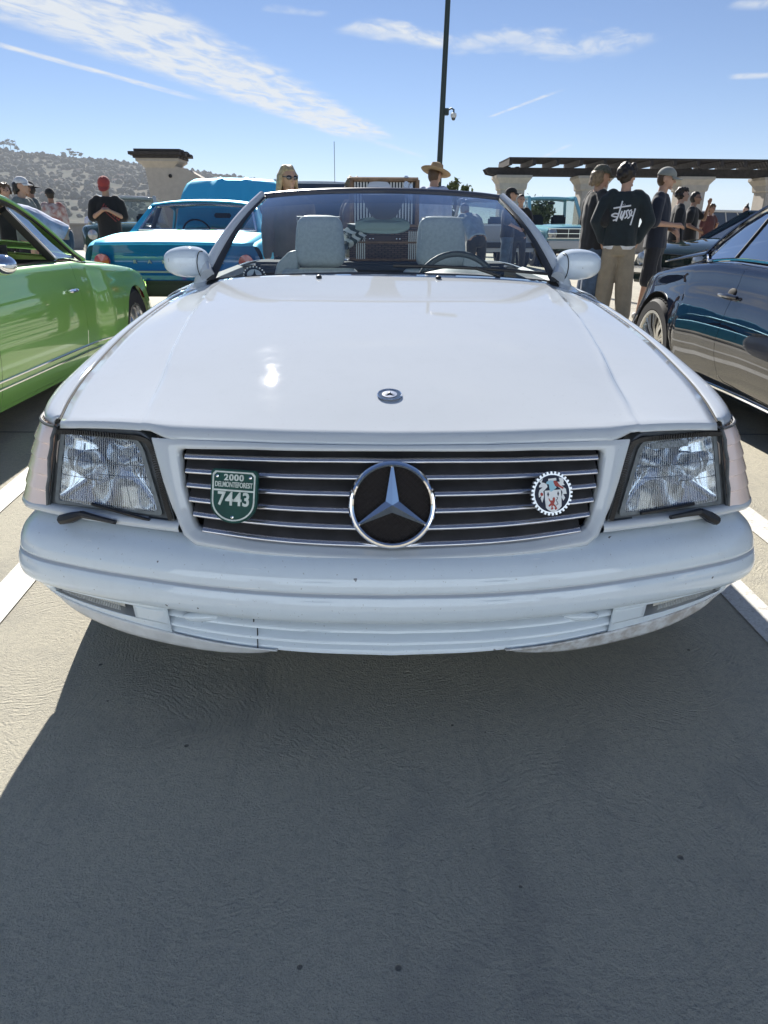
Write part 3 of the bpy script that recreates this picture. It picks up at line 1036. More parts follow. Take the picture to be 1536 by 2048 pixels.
    bl.tube([wpt((lerp(b0[0], b1[0], k / 5), lerp(b0[1], b1[1], k / 5)), .001) for k in range(6)], .0042, 6)
    bl.build('wiper_blade', BLACKP, wpo)

# bumper ------------------------------------------------------------------------
SS = [-x for x in lin(.0, 1, 70)[::-1]] + lin(0, 1, 70)[1:]
def sweep(b, prof, ss, zf=None):
    def fn(s, j):
        p, n_ = planp(s)
        d, z = prof[int(j)]
        p = p + n_ * d
        return Vector((p.x, p.y, z + (zf(s, p.x) if zf else 0)))
    b.grid(fn, ss, list(range(len(prof))))
def bz(s, x):
    return itp(abs(x), [0, .5, .8, .9], [0, -.003, -.010, -.014])
bm_ = MB()
def rnd(pts, m=4):
    return [(q.x, q.y) for q in (cr([(a, b, 0) for a, b in pts], i / ((len(pts) - 1) * m)) for i in range((len(pts) - 1) * m + 1))]
up_prof = rnd([(.13, .474), (.085, .470), (.052, .459), (.028, .442), (.014, .420), (.009, .402), (.0085, .394)])
sweep(bm_, up_prof, SS, bz)
bump = bm_.build('bumper_cover', WHITE_SKYFILL, CAR, auto=50, solid=.004)
bs = MB()
sweep(bs, [(.0085, .394), (.0135, .3915), (.0135, .3885), (.0065, .3855)], SS, bz)
bs.build('bumper_groove', mat('groove_shade', (.55, .58, .62), .5), bump, auto=20)
bs = MB()
sweep(bs, rnd([(.0065, .3855), (.001, .372), (-.002, .355), (.000, .338), (.006, .326), (.016, .3185), (.030, .317)]), SS, bz)
bs.build('bumper_strip', WHITE_SKYFILL, CAR, auto=50, solid=.004)
# lower valance: stepped louvres in the middle, pods with fog lamps at the sides
def zbot(x):
    return itp(abs(x), [0, .3, .55, .72, .84, .90], [.228, .232, .246, .262, .285, .298])
def val(s, v, d0, d1, z0=None):
    p, n_ = planp(s)
    zt = .316 + bz(s, p.x)
    zb_ = zbot(p.x)
    return p + n_ * lerp(d0, d1, v) + Vector((0, 0, lerp(zt, zb_, v)))
s_in, s_fog0, s_fog1 = xs_to_s(.50), xs_to_s(.615), xs_to_s(.80)
lv = [MB() for _ in range(3)]
mid = lin(-s_in - .012, s_in + .012, 63)
for k, (v0, v1, d0, d1) in enumerate(((.02, .34, .062, .030), (.36, .68, .060, .030), (.72, 1.0, .050, .036))):
    b = MB()
    pr3 = rnd([(0., 0.), (.25, .35), (.7, .86), (1., 1.0)], 3)
    b.grid(lambda s, j: val(s, lerp(v0, v1, pr3[int(j)][0]), lerp(d0, d1, pr3[int(j)][1]), lerp(d0, d1, pr3[int(j)][1])), mid, list(range(len(pr3))))
    b.grid(lambda s, w: val(s, v1, d1, d1) + planp(s)[1] * (w * .03), mid, [0, 1])
    b.build('louvre', WHITE_SKYFILL, CAR, auto=40)
for xq, v0_, v1_ in ((-.305, .02, .36), (-.298, .36, .98)):
    q = MB()
    sq = -xs_to_s(-xq)
    q.tube([val(sq, lerp(v0_, v1_, k / 5), .040, .030) for k in range(6)], .0014, 5)
    q.build('louvre_seam', GAPM, CAR)
bk = MB()
bk.grid(lambda s, v: val(s, v, .085, .085), mid, [0, 1])
bk.build('intake_backing', GAPM, CAR)
for S in (-1, 1):
    pod = MB()
    ring_s = [s_in, s_in + .01] + lin(s_in + .03, s_fog0, 4)
    def strip(a, b_, va, vb, da=.022, db=.030, n=14, m=8):
        pod.grid(lambda s, v: val(s * S, v, lerp(da, da, 0), lerp(da, db, 1)), lin(a, b_, n), lin(va, vb, m))
    strip(s_in, 1, .68, 1.0, n=30)
    strip(s_in, 1, .0, .14, n=30)
    strip(s_in, s_fog0 - .02, .14, .68, n=8)
    strip(s_fog1 + .01, 1, .14, .68, n=16)
    po = pod.build('bumper_pod', WHITE_SKYFILL, CAR, auto=60, solid=.003)
    rc = MB()       # walls of the fog lamp opening
    loop = [(lerp(s_fog0 - .02, s_fog1 + .01, k / 10), .14) for k in range(11)] + [(lerp(s_fog1 + .01, s_fog0 - .02, k / 10), .68) for k in range(11)]
    nl = len(loop)
    V = [val(a * S, v, .022, .030) for a, v in loop] + [val(a * S, lerp(v, .4, .12), .07, .07) for a, v in loop]
    rc.add(V, [(i, (i + 1) % nl, nl + (i + 1) % nl, nl + i) for i in range(nl)])
    rc.build('fog_lamp_recess', mat('recess_grey', (.46, .48, .50), .5), po)
    fg = MB()
    fg.grid(lambda s, v: val(s * S, v, .034, .036), lin(s_fog0 + .012, s_fog1 - .005, 12), lin(.18, .62, 6))
    fo = fg.build('fog_light', glass('fog_glass', (.80, .80, .76), 1.2, .05, 1.5, flute=(70, .7), frost=.5), CAR)
    fg = MB()
    fg.grid(lambda s, v: val(s * S, v, .046, .056), lin(s_fog0 + .012, s_fog1 - .005, 12), lin(.18, .62, 6))
    fg.build('fog_reflector', mat('fog_reflector', (.80, .77, .70), .35), fo)
    tp = MB()       # tow-eye cover lens shape
    tp.sphere(val(S * (s_in - .045), .22, .035, .035), (.042, .014, .012), 20, 10)
    tp.build('tow_eye_cover', WHITE_SKYFILL, CAR)
    lp = MB()       # flexible lip below the valance
    def lipp(s, v):
        p, n_ = planp(s * S)
        t = (s - .16) / (xs_to_s(.83) - .16)
        h_ = .042 * max(0, sin(min(1, max(0, t)) * pi)) ** .55
        zt = zbot(p.x) + .004
        return p + n_ * (.030 + .012 * v) + Vector((0, 0, zt - h_ * v))
    lp.grid(lipp, lin(.16, xs_to_s(.83), 30), lin(0, 1, 6))
    lo = lp.build('chin_lip', mat('chin_lip_white' if S < 0 else 'chin_lip_scuffed', (.66, .68, .70), .5, noise=(20, .15) if S < 0 else (34, .5, (.40, .37, .35))), CAR, auto=60, solid=.004)
    lo['label'] = 'clean white chin lip' if S < 0 else 'scuffed chin lip with scraped paint'
ub = MB()
ub.box((0, 2.2, .25), (1.55, 3.0, .06))
ub.box((0, 1.15, .46), (1.20, 1.25, .40))  # box added inside the nose to stop sunlight leaking into the car's shadow
ub.build('underbody_sun_block', GAPM, CAR, smooth=False)

# fenders and flanks -----------------------------------------------------------
def arch_z(y, yc, r=.345, zc=.315):
    d = abs(y - yc)
    return zc + sqrt(r * r - d * d) if d < r else 0
def flank_x(z, y):
    base = itp(z, [.18, .30, .45, .60, .72, .80, .86], [.865, .893, .905, .905, .895, .875, .84])
    tp_ = itp(y, [.5, .8, 1.6, 3.4, 4.0, 4.45], [0, .0, .003, .0, -.03, -.10])
    return base + tp_
def xout(y):
    return itp(y, [.30, .327, .38, .43, .50, .60, .80, 1.0, 1.6], [.770, .782, .825, .848, .868, .885, .895, .899, .903])
def fend(y, v, zl=None):
    xs, zs = itp(y, XS_Y, XS_X) + .004, itp(y, ZS_Y, ZS)
    xo = xout(y)
    zsh = .664
    if v <= .5:
        t = v / .5
        w = 1 - (1 - t) ** 1.9
        return Vector((lerp(xs, xo, 1 - (1 - t) ** 1.7), y, lerp(zs - .001, zsh, t ** 2.0)))
    t = (v - .5) / .5
    lo_ = zl if zl is not None else .2
    lo_ = max(lo_, arch_z(y, .86), arch_z(y, 3.37))
    z = lerp(zsh, lo_, t)
    return Vector((flank_x(z, y) + (xo - flank_x(zsh, y)) * max(0, 1 - t) ** 1.5, y, z))
for S in (-1, 1):
    fb_ = MB()
    mir = (lambda p: p) if S > 0 else mirx
    vup = lin(0, .5, 17)
    fb_.grid(lambda y, v: mir(fend(y, v)), lin(.327, .555, 14), vup)
    ys = sorted(lin(.555, 1.68, 42) + [.86 - .344, .86 + .344])
    ys = [y for y in ys if y >= .555]
    fb_.grid(lambda y, v: mir(fend(y, v)), ys, vup + lin(.5, 1, 20)[1:])
    fb_.build('front_fender', WHITE, CAR, auto=50, solid=.003)
    gp = MB()       # dark shut line between hood and fender
    gp.tube([mir(Vector((itp(y, XS_Y, XS_X) + .0005, y, itp(y, ZS_Y, ZS) - .0030))) for y in lin(.315, 1.72, 40)], .0030, 6)
    gp.build('hood_shut_line', GAPM, CAR)
    # door and rear quarter
    def belt(y):
        return itp(y, [1.6, 2.0, 2.8, 3.4, 4.1, 4.45], [.848, .862, .875, .885, .870, .80])
    def side(y, v):
        zt = belt(y)
        lo_ = max(.2, arch_z(y, 3.37))
        if v < .2:
            t = v / .2
            xe = flank_x(zt - .09, y)
            a = t * pi / 2
            return mir(Vector((xe - .075 * (1 - sin(a)), y, zt - .09 * (1 - cos(a)))))
        t = (v - .2) / .8
        z = lerp(zt - .09, lo_, t)
        return mir(Vector((flank_x(z, y), y, z)))
    d_ = MB()
    d_.grid(side, lin(1.688, 2.72, 18), lin(0, 1, 26))
    door = d_.build('door', WHITE, CAR, auto=50, solid=.004)
    hd = MB()
    hd.tube([mir(Vector((.917, y, .70))) for y in lin(2.5, 2.66, 6)], [.008, .013, .014, .014, .013, .008], 8)
    hd.build('door_handle', WHITE, door)
    d_ = MB()
    ys = sorted(lin(2.728, 4.45, 40) + [3.37 - .344, 3.37 + .344])
    d_.grid(side, ys, lin(0, 1, 26))
    d_.build('rear_quarter', WHITE, CAR, auto=50, solid=.004)
    for yc in (.86, 3.37):
        wl_ = MB()
        wl_.lathe([(.35, -S * .22), (.35, 0)], 24, 'X', (S * .88, yc, .315), 0, pi)
        wl_.build('wheel_arch_liner', BLACKP, CAR)
        wheel(CAR, (S * .795, yc, .315), .315, .225, .215, S, mat('alloy_silver', (.55, .56, .58), .3, .9), 8)
    # painted foot of the windscreen pillar, running out of the fender
    pf = MB()
    def pfoot(u, v):
        a_ = cr([(.660, 1.665, .872), (.700, 1.672, .876), (.712, 1.735, .902), (.705, 1.81, .935)], u)
        c_ = cr([(.775, 1.58, .850), (.798, 1.67, .850), (.806, 1.76, .853), (.802, 1.92, .858)], u)
        p = lerp(a_, c_, v)
        return mir(Vector((p.x, p.y, p.z + .006 * sin(v * pi))))
    pf.grid(pfoot, lin(0, 1, 14), lin(0, 1, 8))
    pf.build('pillar_foot', WHITE, CAR, auto=60, solid=.004)
    # clad sill
    sb_ = MB()
    sb_.box((S * .885, 2.12, .24), (.05, 1.75, .10), bev=.015)
    sb_.build('sill', WHITE_SKYFILL, CAR)
    # cabin trim: door top
    dt = MB()
    dt.tube([(S * .765, y, belt(y) - .012) for y in lin(1.80, 2.75, 8)], .035, 8)
    dt.build('door_top_trim', mat('interior_grey', (.16, .19, .20), .6, noise=(50, .2)), CAR)
INT = MATS['interior_grey']
# rear deck and tail
rd = MB()
rd.grid(lambda x, y: Vector((x, y, itp(y, [2.95, 3.4, 4.1, 4.42], [.90, .905, .885, .83]) - .035 * (abs(x) / .8) ** 2.5)), lin(-.83, .83, 25), lin(3.30, 4.45, 14))
rd.build('trunk_lid', WHITE, CAR, solid=.004)
rd = MB()
rd.grid(lambda x, v: Vector((x, 4.45 - .05 * (abs(x) / .8) ** 3 + .05 * sin(v * pi), lerp(.82, .22, v))), lin(-.80, .80, 25), lin(0, 1, 12))
rd.build('rear_bumper', WHITE_SKYFILL, CAR, solid=.004)

# windscreen -------------------------------------------------------------------
def ws_base(u):
    x = .712 * u
    return Vector((x, 1.56 + .15 * abs(u) ** 2.2, .926 - .040 * abs(u) ** 2.0))
def ws_top(u):
    x = .520 * u
    return Vector((x, 2.03 + .11 * u * u, 1.232 - .017 * u * u - .004 * abs(u) ** 6))
def wscr(u, v):
    p = lerp(ws_base(u), ws_top(u), v)
    return p + Vector((0, -.035, .03)) * sin(v * pi) * .9
wsg = MB()
wsg.grid(wscr, lin(-.955, .955, 33), lin(.035, .985, 16))
wsg.build('windscreen', glass('windscreen_glass', (.82, .89, .89), 3.0, 0.0, 1.45), CAR)
bt = MB()       # tinted band along the top
bt.grid(lambda u, v: wscr(u, v) + Vector((0, .004, -.002)), lin(-.95, .95, 33), lin(.80, .985, 5))
bt.build('tint_band', glass('tint_band_glass', (.28, .32, .44), .3), CAR)
wf = MB()
wf.tube([wscr(u, 1.0) + Vector((0, .012, .004)) for u in lin(-1, 1, 41)], .0125, 8)
wf.build('windscreen_header', mat('header_dark', (.05, .055, .075), .3, coat=.5), CAR)
for S in (-1, 1):
    ap = MB()
    def apil(v, k):
        p = wscr(S, v)
        q_ = wscr(S * .93, v)
        ax = (p - q_).normalized()
        nv = (wscr(S * .96, min(1, v + .05)) - wscr(S * .96, max(0, v - .05))).normalized().cross(ax).normalized()
        if nv.y > 0:
            nv = -nv
        w_ = lerp(.060, .030, v)
        a = 2 * pi * k / 10
        return p + ax * (cos(a) * w_ * .5 + w_ * .35) + nv * (sin(a) * .020 + .004) 
    ap.grid(lambda v, k: apil(v, k), lin(-.05, 1.01, 20), list(range(11)))
    ap.build('windscreen_pillar', WHITE, CAR, auto=60)
    ak = MB()       # black gasket inside the pillar
    ak.grid(lambda v, k: wscr(S * lerp(1.005, lerp(.938, .970, v), k), v) + Vector((0, -.002 - .010 * sin(k * pi), .004)), lin(.0, .995, 20), lin(0, 1, 5))
    ak.build('pillar_gasket', mat('gasket_black', (.03, .032, .036), .5), CAR, auto=60)
cw = MB()           # black cowl below the glass
def cowl(u, v):
    a = Vector((u * .74, hood_rear_y(u * .77) - .015, hood_z(u * .74, hood_rear_y(u * .77)) - .014))
    return lerp(a, wscr(u * .985, .035) + Vector((0, .0, -.006)), v)
cw.grid(cowl, lin(-1, 1, 41), lin(0, 1, 5))
cwo = cw.build('cowl', mat('cowl_black', (.02, .021, .023), .5), CAR)
wb = MB()
wb.tube([wscr(u, .055) + Vector((0, -.018, .010)) for u in lin(.05, .93, 18)], .006, 6)
wb.tube([cowl(.62, .3) + Vector((0, 0, .012)), wscr(.50, .05) + Vector((0, -.02, .014))], .006, 6)
wb.build('windscreen_wiper', BLACKP, CAR)
for u, y in ((-.242, 1.48), (.200, 1.47)):
    nz2 = MB()
    z = hood_z(u, y)
    nz2.sphere((u, y, z + .003), (.011, .014, .008), 14, 8)
    nzo = nz2.build('washer_nozzle', BLACKP, CAR)

# door mirrors
for S in (-1, 1):
    mr = MB()
    def shell(p):
        n_ = Vector((p.x / .092, p.y / .085, p.z / .059))
        e_ = (abs(n_.x) ** 2.7 + abs(n_.y) ** 2.7 + abs(n_.z) ** 2.7) ** (1 / 2.7)
        p = Vector((p.x / e_, p.y / e_, p.z / e_)) * .97
        f = 1 - .16 * max(0, S * p.x / .11)
        q_ = Vector((p.x, p.y * (1 if p.y < 0 else .35), p.z * f))
        q_.z += .004 if p.z > 0 else 0
        return q_
    mr.sphere((S * .790, 1.76, .955), (.092, .085, .059), 28, 18, shell)
    mo = mr.build('door_mirror', WHITE_SKYFILL, CAR, auto=80)
    sl_ = MB()      # joint between housing and foot
    sl_.tube([(S * (.722 + .012 * cos(a)), 1.742 - .060 * max(0, cos(a * .5)) ** 2, .950 + .050 * sin(a)) for a in lin(-1.9, 1.9, 14)], .0018, 5)
    sl_.build('mirror_joint', GAPM, mo)
    ms = MB()
    ms.tube([(S * .700, 1.70, .905), (S * .715, 1.735, .930), (S * .745, 1.76, .945)], [.034, .036, .040], 12, flat=.8)
    ms.build('mirror_foot', WHITE, mo)
    mg = MB()
    mg.sphere((S * .795, 1.793, .955), (.084, .006, .053), 24, 12)
    mg.build('mirror_glass', mat('mirror_silver', (.9, .9, .92), .02, 1.0), mo)

# cabin ------------------------------------------------------------------------
INT2 = mat('interior_leather', (.48, .52, .52), .5, noise=(60, .15), bump=(180, .2, .001))
db = MB()
def dash(u, v):
    p = lerp(Vector((u * .67, 1.60 + .13 * u * u, .890 - .040 * u * u)), Vector((u * .70, 2.02, .838)), v)
    p.z += .030 * sin(v * pi) + (.055 * exp(-((u - .47) / .26) ** 2) * sin(min(1, v * 1.1) * pi / 1.1) ** 1.5 if u > 0 else 0)
    return p
db.grid(dash, lin(-1, 1, 41), lin(0, 1, 14))
db.grid(lambda u, v: dash(u, 1) + Vector((0, -.12 * v, -.30 * v)), lin(-1, 1, 41), lin(0, 1, 5))
db.build('dashboard', INT2, CAR, auto=60)
dg_ = MB()
dg_.tube([dash(u, .40) + Vector((0, 0, .002)) for u in lin(-.8, .9, 30)], .0025, 5)
dg_.build('dashboard_seam', mat('seam_dark', (.03, .035, .04), .6), CAR)
sw = MB()
swc = Vector((.345, 2.10, .806))
tl = Matrix.Rotation(RAD(-24), 3, 'X')
sw.tube([swc + tl @ Vector((cos(a) * .190, 0, sin(a) * .190)) for a in lin(0, 2 * pi, 41)], .0145, 8, cap=False)
sw.sphere(swc + tl @ Vector((0, .01, -.01)), (.075, .03, .06), 16, 10)
for a in (0.1, pi - .1, -pi / 2):
    sw.tube([swc, swc + tl @ Vector((cos(a) * .185, 0, sin(a) * .185))], .016, 6)
sw.build('steering_wheel', mat('wheel_leather', (.05, .06, .065), .45), CAR)
for sx, y0 in ((-.335, 2.90), (.335, 2.90)):
    sb2 = MB()
    def seatback(u, v, sx=sx):
        w_ = itp(v, [0, .3, .62, .72, 1], [.225, .245, .215, .150, .128])
        z = lerp(.42, 1.105, v)
        y = 2.72 + .26 * v
        if v > .68:
            rr = (v - .68) / .32
            w_ = .135 * (1 - .10 * rr)
        a = u * 2 * pi
        k = .45
        cx = abs(cos(a)) ** k * (1 if cos(a) > 0 else -1)
        cy_ = abs(sin(a)) ** k * (1 if sin(a) > 0 else -1)
        th = .055 if v > .68 else .08
        end = 1 - .35 * max(0, (v - .94) / .06) ** 2
        return Vector((sx + cx * w_ * end, y + cy_ * th * end, z))
    sb2.grid(seatback, lin(0, 1, 37), lin(0, .64, 14) + [.66] )
    so2 = sb2.build('seat', INT2, CAR, auto=70)
    hr_ = MB()
    bx_ = bmesh.new()
    def hrs(p):
        n_ = Vector((p.x / .134, p.y / .058, p.z / .136))
        e_ = (abs(n_.x) ** 5 + abs(n_.y) ** 3 + abs(n_.z) ** 5) ** .2
        q_ = Vector((p.x / e_, p.y / max(e_, .75), p.z / e_))
        q_.x *= 1 - .07 * q_.z / .136
        return Matrix.Rotation(RAD(-14), 3, 'X') @ q_
    hr_.sphere((sx, 2.925, 1.012), (.134, .058, .136), 40, 28, hrs)
    # flared, slightly wider foot as on the wide seat tops
    hr_.build('headrest', INT2, so2, auto=60)
    pp = MB()
    pp.tube([(sx - .131 + .02, 2.878, 1.03), (sx - .115, 2.846, 1.138), (sx + .115, 2.846, 1.138)], .003, 5)
    pp.build('headrest_piping', mat('seat_piping', (.55, .58, .58), .5), so2)
    qb = MB()
    sd_ = 1 if sx > 0 else -1
    qb.prism([(sx + sd_ * .12, .80), (sx + sd_ * .12, .97), (sx + sd_ * .17, .96), (sx + sd_ * .235, .90), (sx + sd_ * .265, .80)], lambda u, v, h_: Vector((u, h_, v)), 2.86, 2.96)
    qb.build('seat_shoulder', INT2, so2, bevel=.012)
    sc2 = MB()
    sc2.box((sx, 2.45, .42), (.50, .52, .16), bev=.06)
    sc2.build('seat_cushion', INT2, so2)
tb = MB()
tb.box((0, 2.3, .30), (1.5, 1.9, .10))
tb.box((0, 3.10, .60), (1.45, .10, .56), bev=.03)
tb.box((0, 3.28, .87), (1.50, .34, .05), bev=.02)
tb.build('cabin_tub', mat('carpet_dark', (.035, .04, .05), .9), CAR, smooth=False)
im = MB()
im.prism([(-.098, .0), (-.078, -.045), (-.055, -.085), (-.03, -.100), (.03, -.100), (.055, -.085), (.078, -.045), (.098, .0)], lambda u, v, h_: Vector((.004 + u, 2.05 + h_, 1.222 + v)), -.004, .028)
imo = im.build('mirror_mount', mat('mount_dark', (.05, .05, .06), .6), CAR, smooth=False, bevel=.006)
im = MB()
im.box((.0, 2.105, 1.098), (.245, .035, .072), bev=.022)
im.build('rear_view_mirror', mat('mirror_back_grey', (.17, .23, .23), .5), CAR, sub=1)
for S in (-1, 1):
    rw = MB()
    rw.tube([(S * .25, 3.22, .88), (S * .29, 3.26, .97), (S * .45, 3.26, .97), (S * .5, 3.22, .88)], .018, 8)
    rw.build('roll_hoop', INT, CAR)
# ------------------------------------------------------------------ lofted car shells
class Shell:
    """symmetric body from tables: ZT top edge, XM half width along y; section rounds over and tucks in"""
    def __init__(self, root, pm_, ZT, XM, tin=.12, drop=.16, zb=.22, tuck=.06, arches=(), waist=0.0, conv=0.0):
        self.root, self.pm, self.ZT, self.XM, self.conv = root, pm_, ZT, XM, conv
        self.tin, self.drop, self.zb, self.tuck, self.arches, self.waist = tin, drop, zb, tuck, arches, waist
    def zt(self, y):
        return itp(y, [p[0] for p in self.ZT], [p[1] for p in self.ZT])
    def xm(self, y):
        return itp(y, [p[0] for p in self.XM], [p[1] for p in self.XM])
    def raw(self, y, t):
        zt, xm = self.zt(y), self.xm(y)
        zb = min(self.zb, zt - .1)
        d = min(self.drop, (zt - zb) * .5)
        ti = min(self.tin, xm * .6)
        z1 = zt - d
        pts = [(xm - ti, zt, 0), (xm - ti * .48, zt - d * .10, 0), (xm - ti * .12 - self.conv * .8, zt - d * .48, 0), (xm - self.conv * .35, z1, 0), (xm + self.waist, lerp(z1, zb, .38), 0), (xm - self.tuck * .3, lerp(z1, zb, .74), 0), (xm - self.tuck, zb, 0)]
        q_ = cr(pts, t)
        return q_.x, q_.y
    def f(self, y, t):
        zl = 0
        for yc, r, zc in self.arches:
            d = abs(y - yc)
            if d < r:
                zl = max(zl, zc + sqrt(r * r - d * d))
        tm = 1.0
        if zl > self.raw(y, 1)[1]:
            a, b = 0.0, 1.0
            for _ in range(18):
                m_ = (a + b) / 2
                if self.raw(y, m_)[1] > zl:
                    a = m_
                else:
                    b = m_
            tm = a
        x, z = self.raw(y, t * tm)
        return Vector((x, y, z))
    def ys(self, y0, y1, n):
        L = lin(y0, y1, n)
        for yc, r, zc in self.arches:
            for e in (-r, -r * .985, -r * .93, r * .93, r * .985, r):
                if y0 < yc + e < y1:
                    L.append(yc + e)
        return sorted(L)
    def side(self, name, y0, y1, S, n=24, m=22, t0=0.0, t1=1.0, mtl=None, parent=None, solid=0):
        b = MB()
        b.grid(lambda y, t: (self.f(y, t) if S > 0 else mirx(self.f(y, t))), self.ys(y0, y1, n), lin(t0, t1, m))
        return b.build(name, mtl or self.pm, parent or self.root, auto=50, solid=solid)
    def deck(self, name, y0, y1, crown, n=14, m=15, mtl=None, parent=None, dip=0.0):
        b = MB()
        def g(y, u):
            p = self.f(y, 0)
            return Vector((p.x * u, y, p.z + (crown(y) if callable(crown) else crown) * (1 - abs(u) ** 2.2)))
        b.grid(g, lin(y0, y1, n), lin(-1, 1, m))
        return b.build(name, mtl or self.pm, parent or self.root, auto=60, solid=.004)
    def cap(self, name, y, crown=0.0, mtl=None, push=0.0):
        b = MB()
        prof = [self.f(y, t) for t in lin(0, 1, 18)]
        def g(j, u):
            p = prof[int(j)]
            e = crown * (1 - abs(u) ** 2.2) * (1 if j == 0 else max(0, 1 - j / 4))
            return Vector((p.x * u, y + push * (1 - u * u) * sin(pi * (j + 1) / 19), p.z + e))
        b.grid(g, list(range(18)), lin(-1, 1, 13))
        return b.build(name, mtl or self.pm, self.root, auto=50)

def ribbon(name, pts, r, m_, parent, n=6, flat=1.0):
    return MB().tube(pts, r, n, flat=flat).build(name, m_, parent)

# ------------------------------------------------------------------ green coupe
GP = paint('green_metallic_paint', (.25, .54, .10), flake=.15, rough=.32)
GH = thing('green_coupe', 'light green vintage coupe with chrome mirror, cut off by the left edge', 'car', (-2.745, 0, 0))
gs = Shell(GH, GP, [(1.0, .55), (1.15, .66), (1.5, .765), (2.0, .84), (2.5, .872), (3.7, .868), (3.9, .845), (4.35, .815), (4.95, .745), (5.30, .645), (5.48, .52), (5.54, .42)],
           [(1.0, .45), (1.15, .64), (1.6, .77), (2.3, .80), (3.60, .795), (3.80, .797), (3.92, .820), (4.05, .838), (4.60, .838), (5.05, .795), (5.33, .70), (5.48, .56), (5.54, .40)],
           tin=.115, drop=.20, zb=.17, tuck=.055, arches=((1.92, .335, .31), (4.62, .335, .31)), waist=.006, conv=.025)
for S in (-1, 1):
    gs.side('front_wing', 1.0, 2.3965, S, 30)
    dr = gs.side('door', 2.400, 3.607, S, 24, t1=.97)
    gs.side('rear_quarter', 3.6105, 5.54, S, 46, 26)
    gs.side('sill', 2.402, 3.605, S, 10, 4, .972, 1.0)
    sgn = S
    def on(y, z, off=0.0, sgn=sgn):
        a, b = 0., 1.
        for _ in range(16):
            m_ = (a + b) / 2
            if gs.f(y, m_).z > z:
                a = m_
            else:
                b = m_
        p = gs.f(y, a)
        return Vector((sgn * (p.x + off), y, z))
    for zz in (.335, .295):
        ribbon('chrome_strip', [on(y, zz, .004) for y in lin(2.30, 4.24, 22)], .0065, CHROME, GH)
    hd = MB()
    hd.tube([on(3.39, .697, .018), on(3.46, .70, .034), on(3.53, .697, .018)], [.009, .012, .009], 8)
    hd.sphere(on(3.43, .698, .02), (.014, .016, .014), 10, 8)
    hdo = hd.build('door_handle', CHROME, dr)
    ribbon('door_shut_line', [on(3.6088, z, -.003) for z in lin(.86, .20, 12)], .002, GAPM, GH)
    ribbon('door_shut_line', [on(2.3983, z, -.003) for z in lin(.84, .24, 12)], .002, GAPM, GH)
    ribbon('belt_chrome', [Vector((S * (gs.f(y, 0).x + .012), y, gs.zt(y) + .004)) for y in lin(2.42, 3.93, 16)], .007, CHROME, GH)
    ta = MB()
    ta.sphere(on(5.33, .56, .0), (.03, .035, .075), 14, 10)
    ta.build('tail_light', mat('tail_red_glass', (.5, .02, .015), .1, coat=1), GH)
    for yc in (1.92, 4.62):
        wheel(GH, (S * .725, yc, .31), .31, .165, .195, S, mat('polished_rim', (.6, .6, .6), .2, 1.0), 5, style='steel')
        lb_ = MB()
        lb_.lathe([(.34, -S * .2), (.34, 0)], 24, 'X', (S * .78, yc, .31), 0, pi)
        lb_.build('wheel_arch_liner', BLACKP, GH)
RAILY = [(2.34, .885), (2.52, 1.03), (2.74, 1.20), (3.0, 1.25), (3.22, 1.228), (3.45, 1.15), (3.66, 1.035), (3.84, .915), (3.96, .862)]
def rail(y):
    return itp(y, [p[0] for p in RAILY], [p[1] for p in RAILY])
def grx(z):
    return lerp(.690, .555, (z - .87) / .36)
gs.deck('hood', 1.0, 2.36, .07)
gs.deck('engine_lid', 3.97, 5.54, lambda y: itp(y, [3.97, 4.4, 5.54], [.075, .06, .03]), 24)
gs.cap('nose', 1.0, .02, push=-.05)
gs.cap('tail_panel', 5.54, .02, push=.04)
rf_ = MB()
def groof(y, u):
    z = rail(y)
    xr = grx(z) + .006
    return Vector((xr * u, y, z + .012 + .085 * (1 - abs(u) ** 2.4) * itp(y, [2.6, 3.0, 3.5, 3.96], [.8, 1, 1, .75])))
rf_.grid(groof, lin(2.72, 3.44, 22), lin(-1, 1, 26))
rf_.grid(groof, lin(3.44, 3.86, 12), lin(-1, -.76, 4))
rf_.grid(groof, lin(3.44, 3.86, 12), lin(.76, 1, 4))
rf_.grid(groof, lin(3.86, 3.97, 4), lin(-1, 1, 26))
rfo = rf_.build('roof', GP, GH, auto=60)
hl_ = MB()
hl_.grid(lambda y, u: groof(y, u) - Vector((0, 0, .02)), lin(2.74, 3.42, 10), lin(-.97, .97, 13))
hl_.build('headliner', mat('headliner_grey', (.22, .21, .19), .9), rfo)
bw = MB()
bw.grid(lambda y, u: groof(y, u) + Vector((0, .003, .003)), lin(3.43, 3.87, 8), lin(-.77, .77, 9))
bw.build('rear_window', glass('car_glass', (.78, .84, .84), 1.2), GH)
mat('dark_glass', (.01, .013, .014), .03, coat=1)
wsn = MB()
wsn.grid(lambda u, v: lerp(Vector((.66 * u, 2.36 - .10 * (1 - u * u), .89)), Vector((.54 * u, 2.74 - .06 * (1 - u * u), 1.19 + .05 * (1 - u * u))), v), lin(-1, 1, 13), lin(0, 1, 6))
wsn.build('windscreen', glass('car_glass', (.78, .84, .84), 1.2), GH)
